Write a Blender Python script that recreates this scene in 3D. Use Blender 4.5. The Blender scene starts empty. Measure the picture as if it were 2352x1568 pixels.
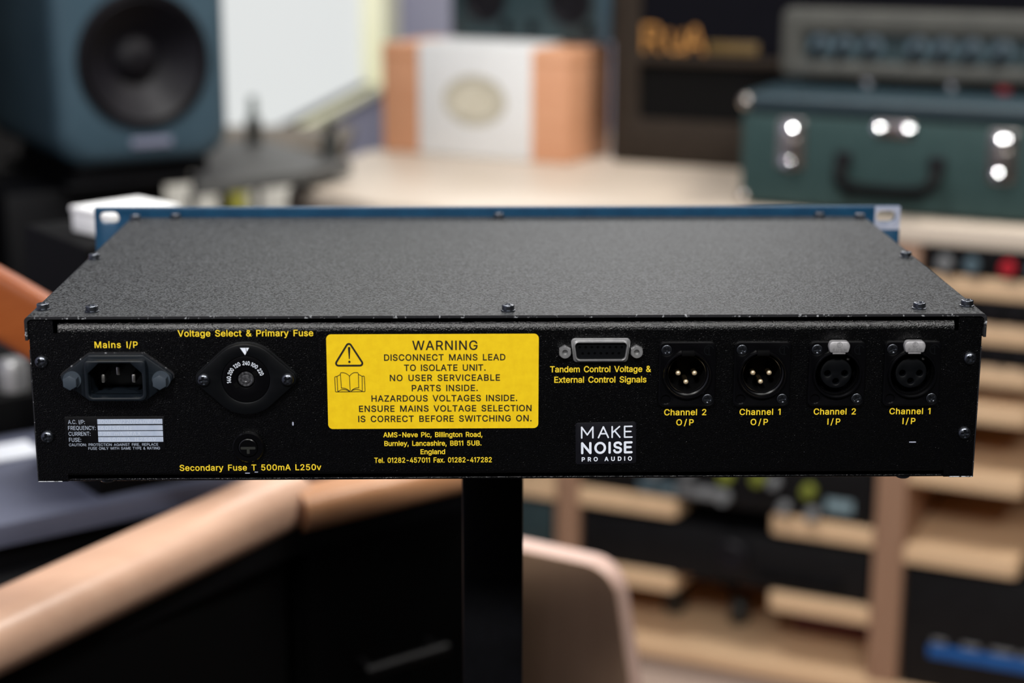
import bpy, bmesh, math, random
from mathutils import Vector, Matrix
from mathutils.geometry import delaunay_2d_cdt
random.seed(7)
C = bpy.context.scene.collection
S = bpy.context.scene
R = math.radians

# ------------------------------------------------------------------ camera
cam = bpy.data.cameras.new('camera')
cam.sensor_fit = 'HORIZONTAL'; cam.sensor_width = 36.0
cam.lens = 4078.27 / 2352 * 36.0
cam.clip_start = 0.05; cam.clip_end = 50
cam.dof.use_dof = True; cam.dof.focus_distance = 0.838; cam.dof.aperture_fstop = 5.0
cam.dof.aperture_blades = 0
camo = bpy.data.objects.new('camera', cam); C.objects.link(camo)
camo.matrix_world = Matrix((
    (0.9997363, 0.0037696, -0.0226511, -0.0168580),
    (-0.0228904, 0.2417772, -0.9700618, -0.7909004),
    (0.0018198, 0.9703245, 0.2417997, 1.1801668),
    (0, 0, 0, 1)))
S.camera = camo

# ------------------------------------------------------------------ world, exposure
w = bpy.data.worlds.new('world'); S.world = w; w.use_nodes = True
bg = w.node_tree.nodes['Background']
bg.inputs[0].default_value = (0.75, 0.85, 1.0, 1); bg.inputs[1].default_value = 0.1
S.view_settings.view_transform = 'Standard'; S.view_settings.look = 'None'
S.view_settings.exposure = 0.0; S.view_settings.gamma = 1.0; S.view_settings.use_curve_mapping = False

# ------------------------------------------------------------------ room lights (two front spots, then unseen lights added for brightness)
def area(name, loc, size, power, col=(1, .96, .9), rot=(0, 0, 0), shape='SQUARE', sy=None):
    l = bpy.data.lights.new(name, 'AREA'); l.energy = power; l.color = col; l.size = size
    l.shape = shape
    if sy: l.shape = 'RECTANGLE'; l.size_y = sy
    o = bpy.data.objects.new(name, l); C.objects.link(o); o.location = loc; o.rotation_euler = rot
    return o
def aim(o, p):
    o.rotation_euler = (Vector(p) - o.location).to_track_quat('-Z', 'Y').to_euler(); return o
aim(area('ceiling_spot_left', (-0.50, -1.55, 2.40), 0.22, 34, (1.0, .99, .97)), (0, 0, .95))
aim(area('ceiling_spot_right', (0.55, -1.45, 2.40), 0.22, 22, (1.0, .99, .97)), (0, 0, .95))
area('desk_fill_light', (1.35, 1.25, 2.50), 0.60, 40, (1.0, .96, .91))  # unseen light, set to the right to brighten the case and spare the lid
area('box_fill_light', (-0.25, 1.15, 2.50), 0.50, 29, (1.0, .985, .96))  # unseen light added to brighten the wooden box, its sleeve and the worktop
area('rear_fill_light', (0.55, 4.3, 2.50), 1.2, 46, (1.0, .98, .95))  # unseen light added for the back walls and the sheen on the lid

# ------------------------------------------------------------------ materials
def srgb(r, g, b):
    f = lambda v: (v / 255 / 12.92) if v / 255 <= .04045 else ((v / 255 + .055) / 1.055) ** 2.4
    return (f(r), f(g), f(b), 1)
def mat(name, col, rough=.5, metal=0.0, emit=None, strength=1.0, spec=.5, coat=0.0):
    m = bpy.data.materials.new(name); m.use_nodes = True
    p = m.node_tree.nodes['Principled BSDF']
    p.inputs['Base Color'].default_value = col
    p.inputs['Roughness'].default_value = rough; p.inputs['Metallic'].default_value = metal
    p.inputs['Specular IOR Level'].default_value = spec
    p.inputs['Coat Weight'].default_value = coat
    if emit:
        p.inputs['Emission Color'].default_value = emit; p.inputs['Emission Strength'].default_value = strength
    # small procedural variation on every surface
    nt = m.node_tree
    return m
def nodes(m):
    return m.node_tree, m.node_tree.nodes['Principled BSDF']
def coords(nt, scale):
    tc = nt.nodes.new('ShaderNodeTexCoord'); mp = nt.nodes.new('ShaderNodeMapping')
    nt.links.new(tc.outputs['Object'], mp.inputs['Vector']); mp.inputs['Scale'].default_value = scale
    return mp.outputs['Vector']
def noise(nt, vec, scale, detail=2, rough=.5):
    n = nt.nodes.new('ShaderNodeTexNoise'); n.inputs['Scale'].default_value = scale
    n.inputs['Detail'].default_value = detail; n.inputs['Roughness'].default_value = rough
    nt.links.new(vec, n.inputs['Vector']); return n.outputs['Fac']
def ramp(nt, fac, stops):
    r = nt.nodes.new('ShaderNodeValToRGB'); nt.links.new(fac, r.inputs['Fac'])
    e = r.color_ramp.elements
    e[0].position, e[0].color = stops[0]; e[1].position, e[1].color = stops[-1]
    for s in stops[1:-1]:
        x = e.new(s[0]); x.color = s[1]
    return r.outputs['Color']
def bump(nt, p, fac, strength, dist):
    b = nt.nodes.new('ShaderNodeBump'); b.inputs['Strength'].default_value = strength
    b.inputs['Distance'].default_value = dist; nt.links.new(fac, b.inputs['Height'])
    nt.links.new(b.outputs['Normal'], p.inputs['Normal'])
def varied(name, c1, c2, scale, rough=.5, metal=0.0, stretch=(1, 1, 1), bmp=None, spec=.5, coat=0.0, lo=.35, hi=.65):
    m = mat(name, c1, rough, metal, spec=spec, coat=coat); nt, p = nodes(m)
    f = noise(nt, coords(nt, stretch), scale, 4, .55)
    nt.links.new(ramp(nt, f, [(lo, c1), (hi, c2)]), p.inputs['Base Color'])
    if bmp: bump(nt, p, f, bmp[0], bmp[1])
    return m
def wood(name, c1, c2, rough=.45, spec=.5, axis=0):
    m = mat(name, c1, rough, spec=spec); nt, p = nodes(m)
    st = [14, 14, 14]; st[axis] = .9
    f = noise(nt, coords(nt, st), 5, 6, .6)
    nt.links.new(ramp(nt, f, [(.3, c1), (.7, c2)]), p.inputs['Base Color'])
    bump(nt, p, f, .08, .002)
    return m
def powder(name, c1, c2, rough, scale, dist, strength, spec=.5):
    m = mat(name, c1, rough, spec=spec); nt, p = nodes(m)
    v = coords(nt, (1, 1, 1))
    f = noise(nt, v, scale, 2, .6)
    nt.links.new(ramp(nt, f, [(.43, c1), (.57, c2)]), p.inputs['Base Color'])
    bump(nt, p, f, strength, dist)
    return m
def worn(name, base, metalc, scale, lo, hi):
    m = mat(name, base, .5); nt, p = nodes(m)
    f = noise(nt, coords(nt, (1, 1, 1)), scale, 4, .65)
    nt.links.new(ramp(nt, f, [(lo, base), (hi, metalc)]), p.inputs['Base Color'])
    return m
G = lambda v: srgb(v, v, v)
M = dict(
    powder=powder('black_powder_coat', (.0001, .0001, .0002, 1), (.0007, .0008, .0012, 1), .22, 1700, .0003, .9, .5),
    lid=powder('black_lid_sheen_grain', (.002, .0022, .0023, 1), (.062, .066, .069, 1), .42, 900, .0005, .8, .17),  # sheen on the black grain is put into the base colour as grey specks
    worn=worn('chipped_black_edge', (.01, .01, .012, 1), (.42, .43, .45, 1), 420, .60, .68),
    worn_hard=worn('badly_chipped_edge', (.01, .01, .012, 1), (.6, .62, .66, 1), 330, .42, .5),
    plastic=varied('black_plastic', (.0012, .0016, .0022, 1), (.002, .0024, .0032, 1), 60, .36, spec=.35),
    plastic_blue=varied('blue_black_plastic', (.004, .0065, .010, 1), (.0055, .0085, .0125, 1), 90, .40, spec=.4),
    nut=varied('grey_nylon', (.032, .043, .056, 1), (.04, .052, .068, 1), 120, .45),
    black=varied('matt_black', (.0015, .0015, .002, 1), (.003, .003, .004, 1), 20, .6, spec=.12),
    deep=mat('deep_black', (.0008, .0008, .001, 1), .7, spec=.1),
    gloss=varied('gloss_black', (.0008, .0008, .0012, 1), (.0016, .0016, .0022, 1), 30, .25, spec=.4),
    screw=varied('blackened_steel', (.10, .11, .13, 1), (.14, .15, .17, 1), 300, .32, 1.0),
    steel=varied('bright_steel', (.40, .40, .41, 1), (.50, .50, .50, 1), 200, .38, .75),
    brushed=varied('brushed_tab_metal', (.40, .39, .40, 1), (.5, .49, .5, 1), 400, .5, .6),
    pinmetal=varied('tinned_contact', (.45, .44, .42, 1), (.6, .59, .56, 1), 300, .35, 1.0),
    gold=varied('gold_contact', (.95, .72, .42, 1), (1.0, .78, .5, 1), 200, .25, 1.0),
    goldglint=varied('gold_tip_glint', (.95, .74, .46, 1), (1.0, .8, .54, 1), 200, .38, .7),  # brighter copy of the gold, puts a glint on the pin tips
    chrome=varied('chrome', (.86, .86, .86, 1), (.92, .92, .92, 1), 40, .06, 1.0),
    ytext=varied('yellow_print', srgb(240, 205, 40), srgb(246, 212, 52), 300, .5),
    ylabel=varied('yellow_label', srgb(233, 193, 0), srgb(240, 202, 6), 260, .55),
    ink=varied('black_ink', (.008, .007, .006, 1), (.012, .010, .008, 1), 400, .5),
    wtext=varied('white_print', srgb(222, 230, 242), srgb(236, 240, 250), 300, .5),
    gtext=varied('grey_white_print', srgb(170, 180, 198), srgb(186, 196, 212), 300, .5),
    field=varied('silver_grey_label_field', srgb(168, 180, 200), srgb(180, 190, 208), 240, .45),
    scratch=varied('handwritten_scratch', srgb(205, 212, 224), srgb(196, 206, 220), 240, .5),
    lblack=varied('label_black', (.0015, .0015, .002, 1), (.003, .003, .004, 1), 200, .35, spec=.35),
    sticker=varied('sticker_film', (.005, .005, .0075, 1), (.007, .007, .010, 1), 200, .3),
    bluep=varied('blue_panel_paint', srgb(15, 60, 90), srgb(19, 68, 99), 90, .42),
    bare=varied('bare_scuffed_metal', srgb(172, 176, 192), srgb(150, 156, 176), 350, .5),
    stand=varied('black_stand_paint', (.0010, .0010, .0015, 1), (.002, .002, .003, 1), 60, .45, spec=.15),
    # studio
    wallp=varied('lavender_wall_paint', srgb(158, 158, 178), srgb(164, 164, 184), 3, .85),
    wallc=varied('cream_frame_paint', srgb(246, 244, 208), srgb(250, 248, 216), 4, .6),
    wallw=varied('pale_wall_paint', srgb(214, 210, 202), srgb(220, 216, 208), 3, .85),
    ceil=varied('ceiling_white', srgb(232, 230, 226), srgb(238, 236, 232), 3, .9),
    floor=varied('charcoal_carpet', srgb(34, 33, 34), srgb(44, 42, 42), 220, .95, bmp=(.4, .003)),
    rug=varied('taupe_rug', srgb(160, 140, 128), srgb(176, 156, 142), 220, .95, bmp=(.4, .003)),
    foam=varied('charcoal_foam', (.006, .006, .007, 1), (.01, .01, .011, 1), 60, .95, bmp=(.5, .004)),
    walld=varied('dark_acoustic_wall', srgb(52, 50, 50), srgb(60, 58, 57), 30, .95),
    beech=wood('beech_top', srgb(196, 181, 164), srgb(204, 190, 174), .4),
    beechv=wood('beech_upright', srgb(160, 124, 100), srgb(170, 134, 109), .45, axis=2),
    beechs=wood('beech_shelf', srgb(212, 176, 138), srgb(222, 188, 150), .45),
    beechd=wood('beech_shaded_back', srgb(92, 58, 32), srgb(102, 66, 38), .5, axis=2),  # darker beech copy, shade inside the bays put into its colour
    rail=wood('oiled_beech_rail', srgb(222, 178, 150), srgb(230, 188, 160), .34),
    railb=wood('oiled_beech_rail_end', srgb(196, 140, 98), srgb(206, 152, 112), .36),
    cheek=wood('orange_brown_wood', srgb(146, 74, 32), srgb(158, 84, 38), .4),
    panelw=wood('brown_board', srgb(186, 150, 122), srgb(196, 160, 131), .5, axis=2),
    paneledge=wood('pink_beige_edging', srgb(212, 178, 164), srgb(220, 186, 172), .45, axis=2),
    desktop=varied('blue_grey_console_top', srgb(78, 82, 100), srgb(86, 90, 108), 8, .45),
    grey=varied('dark_grey_table_top', srgb(66, 66, 65), srgb(72, 72, 70), 10, .55),
    speaker=varied('blue_grey_enamel', srgb(58, 78, 90), srgb(64, 84, 96), 12, .42, spec=.25),
    cone=varied('dark_cone', (.005, .0045, .006, 1), (.008, .0072, .010, 1), 20, .5, spec=.2),
    badge=varied('pale_badge', srgb(150, 152, 176), srgb(160, 162, 186), 50, .35, .5),
    case=varied('grey_green_case_cloth', srgb(47, 69, 68), srgb(53, 75, 74), 60, .65, spec=.25),
    caseb=varied('blue_green_case_lid', srgb(30, 48, 56), srgb(35, 54, 62), 60, .5),
    nickel=varied('aged_nickel', (.55, .5, .44, 1), (.66, .62, .57, 1), 80, .25, 1.0),
    cream=varied('aged_cream_enamel', srgb(74, 74, 70), srgb(82, 82, 77), 40, .5, spec=.3),
    teal=varied('dark_teal_panel', srgb(34, 52, 56), srgb(40, 60, 64), 60, .5),
    disc=varied('grey_blue_dial_skirt', srgb(82, 102, 112), srgb(92, 112, 122), 60, .4),
    ampd=varied('dark_brown_vinyl', srgb(42, 35, 29), srgb(49, 41, 34), 90, .6, spec=.15),
    ampn=varied('navy_black_cloth', srgb(10, 10, 16), srgb(14, 14, 21), 300, .85, spec=.08),
    ampg=varied('charcoal_grille', srgb(13, 13, 13), srgb(18, 17, 17), 400, .85, spec=.08),
    goldp=varied('gold_letter_enamel', srgb(176, 124, 62), srgb(186, 134, 72), 60, .4),
    goldd=varied('dull_gold_strip', srgb(96, 76, 36), srgb(106, 84, 44), 60, .5),
    boxw=wood('orange_beech_box', srgb(206, 148, 112), srgb(214, 158, 122), .5),
    paper=varied('white_paper_sleeve', srgb(220, 221, 221), srgb(226, 227, 227), 8, .7),
    emblem=varied('stone_grey_emblem', srgb(196, 190, 170), srgb(214, 208, 190), 60, .7),
    carton=varied('white_carton', srgb(244, 245, 244), srgb(248, 249, 248), 12, .7),
    cabw=varied('off_white_cabinet', srgb(246, 243, 232), srgb(250, 247, 238), 8, .6),
    brown=varied('grey_brown_top', srgb(96, 85, 70), srgb(104, 92, 76), 12, .6),
    ygreen=varied('yellow_green_panel', srgb(176, 172, 70), srgb(186, 182, 82), 20, .6),
    gear=varied('charcoal_gear_panel', srgb(15, 15, 17), srgb(20, 20, 22), 40, .5, spec=.2),
    knobg=varied('grey_knob', srgb(120, 122, 124), srgb(132, 134, 136), 60, .35),
    knobo=varied('olive_knob', srgb(120, 128, 48), srgb(132, 138, 58), 60, .4),
    red=varied('red_knob', srgb(176, 30, 44), srgb(190, 38, 52), 60, .35),
    bluestripe=varied('bright_blue_stripe', srgb(12, 84, 156), srgb(18, 94, 168), 40, .4),
    maroon=varied('maroon_folder', srgb(116, 52, 78), srgb(128, 60, 86), 20, .5),
    pegm=varied('black_rubber', (.012, .013, .011, 1), (.018, .019, .016, 1), 40, .5),
    pegt=varied('grey_green_cap', srgb(120, 130, 128), srgb(130, 140, 138), 40, .5),
    sheet=varied('white_reflection_sheet', srgb(228, 232, 240), srgb(236, 240, 246), 20, .5),
)
M['glow'] = mat('lit_window_blind', (.05, .05, .05, 1), .8, emit=srgb(229, 232, 231), strength=.90)
M['display'] = mat('lit_display', (.02, .02, .02, 1), .4, emit=srgb(120, 140, 146), strength=.7)

# ------------------------------------------------------------------ mesh helpers
def link(name, me, parent=None, loc=(0, 0, 0), rot=(0, 0, 0), label=None):
    o = bpy.data.objects.new(name, me); C.objects.link(o)
    if parent: o.parent = parent
    o.location = loc; o.rotation_euler = rot
    if label: o['label'] = label
    return o
def obj(name, bm, mats, parent=None, loc=(0, 0, 0), rot=(0, 0, 0), label=None, smooth=35, weld=True):
    if weld: bmesh.ops.remove_doubles(bm, verts=bm.verts, dist=2e-6)
    bmesh.ops.recalc_face_normals(bm, faces=bm.faces)
    me = bpy.data.meshes.new(name); bm.to_mesh(me); bm.free()
    for m in (mats if isinstance(mats, (list, tuple)) else [mats]): me.materials.append(m)
    if smooth:
        for p in me.polygons: p.use_smooth = True
        me.set_sharp_from_angle(angle=R(smooth))
    return link(name, me, parent, loc, rot, label)
def thing(name, label, cat, loc=(0, 0, 0), rotz=0.0, group=None):
    o = bpy.data.objects.new(name, None); C.objects.link(o); o.empty_display_size = .05
    o.location = loc; o.rotation_euler = (0, 0, rotz); tag(o, label, cat, group); return o
def tag(o, label, cat, group=None):
    o['label'] = label; o['category'] = cat
    if group: o['group'] = group
    return o
def struct(o):
    o['kind'] = 'structure'; return o
B = bmesh.new
def box(bm, x0, x1, y0, y1, z0, z1, bev=0.0, seg=2, mi=0):
    t = bmesh.new()
    vs = [t.verts.new((x, y, z)) for x in (x0, x1) for y in (y0, y1) for z in (z0, z1)]
    for q in ((0, 1, 3, 2), (4, 6, 7, 5), (0, 4, 5, 1), (2, 3, 7, 6), (0, 2, 6, 4), (1, 5, 7, 3)):
        t.faces.new([vs[i] for i in q])
    if bev: bmesh.ops.bevel(t, geom=list(t.edges), offset=bev, segments=seg, profile=.5, affect='EDGES')
    merge(bm, t, mi=mi)
def merge(bm, t, mat4=None, mi=0):
    if mat4 is not None: t.transform(mat4)
    for f in t.faces: f.material_index = mi
    me = bpy.data.meshes.new('tmp'); t.to_mesh(me); t.free(); bm.from_mesh(me); bpy.data.meshes.remove(me)
FACE = Matrix(((1, 0, 0, 0), (0, 0, -1, 0), (0, 1, 0, 0), (0, 0, 0, 1)))      # local +Z turned to face -Y
def lathe(bm, prof, n=40, m=None, mi=0, cx=0, cy=0):
    t = bmesh.new(); rings = []
    for r, z in prof:
        if r < 1e-7: rings.append([t.verts.new((cx, cy, z))])
        else: rings.append([t.verts.new((cx + r * math.cos(2 * math.pi * i / n), cy + r * math.sin(2 * math.pi * i / n), z)) for i in range(n)])
    for a, b in zip(rings, rings[1:]):
        for i in range(n):
            j = (i + 1) % n
            if len(a) == 1 and len(b) == 1: continue
            if len(a) == 1: t.faces.new((a[0], b[j], b[i]))
            elif len(b) == 1: t.faces.new((a[i], a[j], b[0]))
            else: t.faces.new((a[i], a[j], b[j], b[i]))
    merge(bm, t, m, mi)
def area2(p): return sum(a[0] * b[1] - b[0] * a[1] for a, b in zip(p, p[1:] + p[:1])) / 2
def fill(loops, k=1000.0):
    """triangles of a set of closed outlines by the non-zero rule: (points, triangles)"""
    pts, edges = [], []
    for l in loops:
        n0 = len(pts); pts += [Vector((x * k, y * k)) for x, y in l]
        edges += [(n0 + i, n0 + (i + 1) % len(l)) for i in range(len(l))]
    vs, es, fs = delaunay_2d_cdt(pts, edges, [], 0, 1e-5)[:3]
    segs = [(pts[a].x, pts[a].y, pts[b].x, pts[b].y) for a, b in edges]
    keep = []
    for f in fs:
        cx = sum(vs[i].x for i in f) / 3; cy = sum(vs[i].y for i in f) / 3; wn = 0
        for ax, ay, bx, by in segs:
            if (ay <= cy) != (by <= cy):
                if (ax + (cy - ay) / (by - ay) * (bx - ax)) > cx: wn += 1 if by > ay else -1
        if wn: keep.append(f)
    return [(v.x / k, v.y / k) for v in vs], keep
def inset(p, d):
    n = len(p); out = []
    for i in range(n):
        a, b, c = Vector(p[i - 1]), Vector(p[i]), Vector(p[(i + 1) % n])
        e1 = (b - a).normalized(); e2 = (c - b).normalized()
        n1 = Vector((-e1.y, e1.x)); n2 = Vector((-e2.y, e2.x)); m = n1 + n2
        k = 2 / max(m.length_squared, .25) if m.length > 1e-6 else 1
        out.append(tuple(b + m * d * k))
    return out
def plate(bm, loops, z0, z1, bev=0.0, mi=0, m=None, side_mi=None):
    """flat plate between z0 (back) and z1 (front); loops[0] is the outline, the others are holes; the front rim is bevelled"""
    t = bmesh.new(); L = []
    for k, p in enumerate(loops):
        p = [tuple(q) for q in p]
        if (area2(p) > 0) != (k == 0): p = p[::-1]
        L.append(p)
    def caps(LL, z):
        rows = [[t.verts.new((x, y, z)) for x, y in p] for p in LL]
        flat = [v for r in rows for v in r]
        pts, tris = fill(LL)
        if len(pts) != len(flat): flat = [t.verts.new((x, y, z)) for x, y in pts]
        for tri in tris: t.faces.new([flat[i] for i in tri])
        return rows
    top = caps([inset(p, bev) for p in L] if bev else L, z1)
    if z1 - z0 > 1e-7:
        bot = caps(L, z0)
        levels = [bot]
        if bev:
            for s in (0.0, .5):
                a = s * math.pi / 2
                LL = [inset(p, bev * (1 - math.cos(a))) for p in L] if s else L
                levels.append([[t.verts.new((x, y, z1 - bev + bev * math.sin(a))) for x, y in p] for p in LL])
        levels.append(top)
        for A, Bq in zip(levels, levels[1:]):
            for ra, rb in zip(A, Bq):
                for i in range(len(ra)):
                    j = (i + 1) % len(ra)
                    f = t.faces.new((ra[i], ra[j], rb[j], rb[i]))
    merge(bm, t, m, mi)
def face_plate(bm, loops, y_back, thick, bev=0.0, mi=0):
    """plate seen from -Y: 2-D points are (x, z)"""
    plate(bm, loops, -y_back, -y_back + thick, bev, mi, FACE)
def circle(cx, cy, r, n=40, a0=0): return [(cx + r * math.cos(a0 + 2 * math.pi * i / n), cy + r * math.sin(a0 + 2 * math.pi * i / n)) for i in range(n)]
def ellipse(cx, cy, a, b, n=48): return [(cx + a * math.cos(2 * math.pi * i / n), cy + b * math.sin(2 * math.pi * i / n)) for i in range(n)]
def rounded(pts, r, n=6):
    """polygon with rounded corners; r a number or one per corner"""
    out = []; k = len(pts)
    for i in range(k):
        ri = r[i] if isinstance(r, (list, tuple)) else r
        a, b, c = Vector(pts[i - 1]), Vector(pts[i]), Vector(pts[(i + 1) % k])
        if ri <= 0: out.append(tuple(b)); continue
        u, v = (a - b).normalized(), (c - b).normalized()
        ang = u.angle(v); d = min(ri / math.tan(ang / 2), .49 * (a - b).length, .49 * (c - b).length)
        rr = d * math.tan(ang / 2); ctr = b + (u + v).normalized() * (rr / math.sin(ang / 2))
        s, e = b + u * d - ctr, b + v * d - ctr
        a0 = math.atan2(s.y, s.x); da = math.atan2(e.y, e.x) - a0
        while da > math.pi: da -= 2 * math.pi
        while da < -math.pi: da += 2 * math.pi
        out += [(ctr.x + rr * math.cos(a0 + da * q / n), ctr.y + rr * math.sin(a0 + da * q / n)) for q in range(n + 1)]
    return out
def rrect(x0, x1, y0, y1, r, n=6): return rounded([(x0, y0), (x1, y0), (x1, y1), (x0, y1)], r, n)
def sweep(bm, pts, prof, mi=0, up=Vector((0, 0, 1)), closed_ends=True):
    """closed 2-D profile (side, up) carried along a 3-D polyline"""
    t = bmesh.new(); rings = []; n = len(pts); pts = [Vector(p) for p in pts]
    for i, p in enumerate(pts):
        d = (pts[min(i + 1, n - 1)] - pts[max(i - 1, 0)]).normalized()
        s = d.cross(up).normalized(); u = s.cross(d)
        rings.append([t.verts.new(p + s * a + u * b) for a, b in prof])
    k = len(prof)
    for a, b in zip(rings, rings[1:]):
        for i in range(k): t.faces.new((a[i], a[(i + 1) % k], b[(i + 1) % k], b[i]))
    if closed_ends:
        t.faces.new(rings[0]); t.faces.new(rings[-1][::-1])
    merge(bm, t, None, mi)
def stroke_loops(pts, wd, closed=False):
    P = [Vector((p[0], p[1])) for p in pts]; out = []
    for a, b in list(zip(P, P[1:])) + ([(P[-1], P[0])] if closed else []):
        d = b - a
        if d.length < 1e-9: continue
        n = Vector((-d.y, d.x)).normalized() * wd / 2
        out.append([tuple(q) for q in (a - n, b - n, b + n, a + n)])
    out += [circle(q.x, q.y, wd / 2, 14) for q in P]
    return out
def flat_faces(bm, loops, z, mi=0):
    """outlines filled as flat faces turned to face -Y, lying z in front of the surface"""
    t = bmesh.new(); pts, tris = fill(loops)
    vs = [t.verts.new((x, y, z)) for x, y in pts]
    for f in tris: t.faces.new([vs[i] for i in f])
    merge(bm, t, FACE, mi)
def stroke(bm, pts, wd, z, mi=0, closed=False): flat_faces(bm, stroke_loops(pts, wd, closed), z, mi)
def arc(cx, cy, r, a0, a1, n=12): return [(cx + r * math.cos(R(a0 + (a1 - a0) * i / n)), cy + r * math.sin(R(a0 + (a1 - a0) * i / n))) for i in range(n + 1)]
def bez(p0, p1, p2, n=10): return [tuple((1 - t) ** 2 * Vector(p0) + 2 * t * (1 - t) * Vector(p1) + t * t * Vector(p2)) for t in [i / n for i in range(n + 1)]]
def tube(bm, pts, r, n=12, mi=0): sweep(bm, pts, circle(0, 0, r, n), mi)
def dup(o, parent, loc, rot=None, label=None):
    c = o.copy(); C.objects.link(c); c.parent = parent; c.location = loc
    if rot is not None: c.rotation_euler = rot
    if label: c['label'] = label
    return c
def dup_tree(o, parent, loc):
    c = dup(o, parent, loc)
    for ch in list(o.children):
        d = ch.copy(); C.objects.link(d); d.parent = c
    return c
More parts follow.
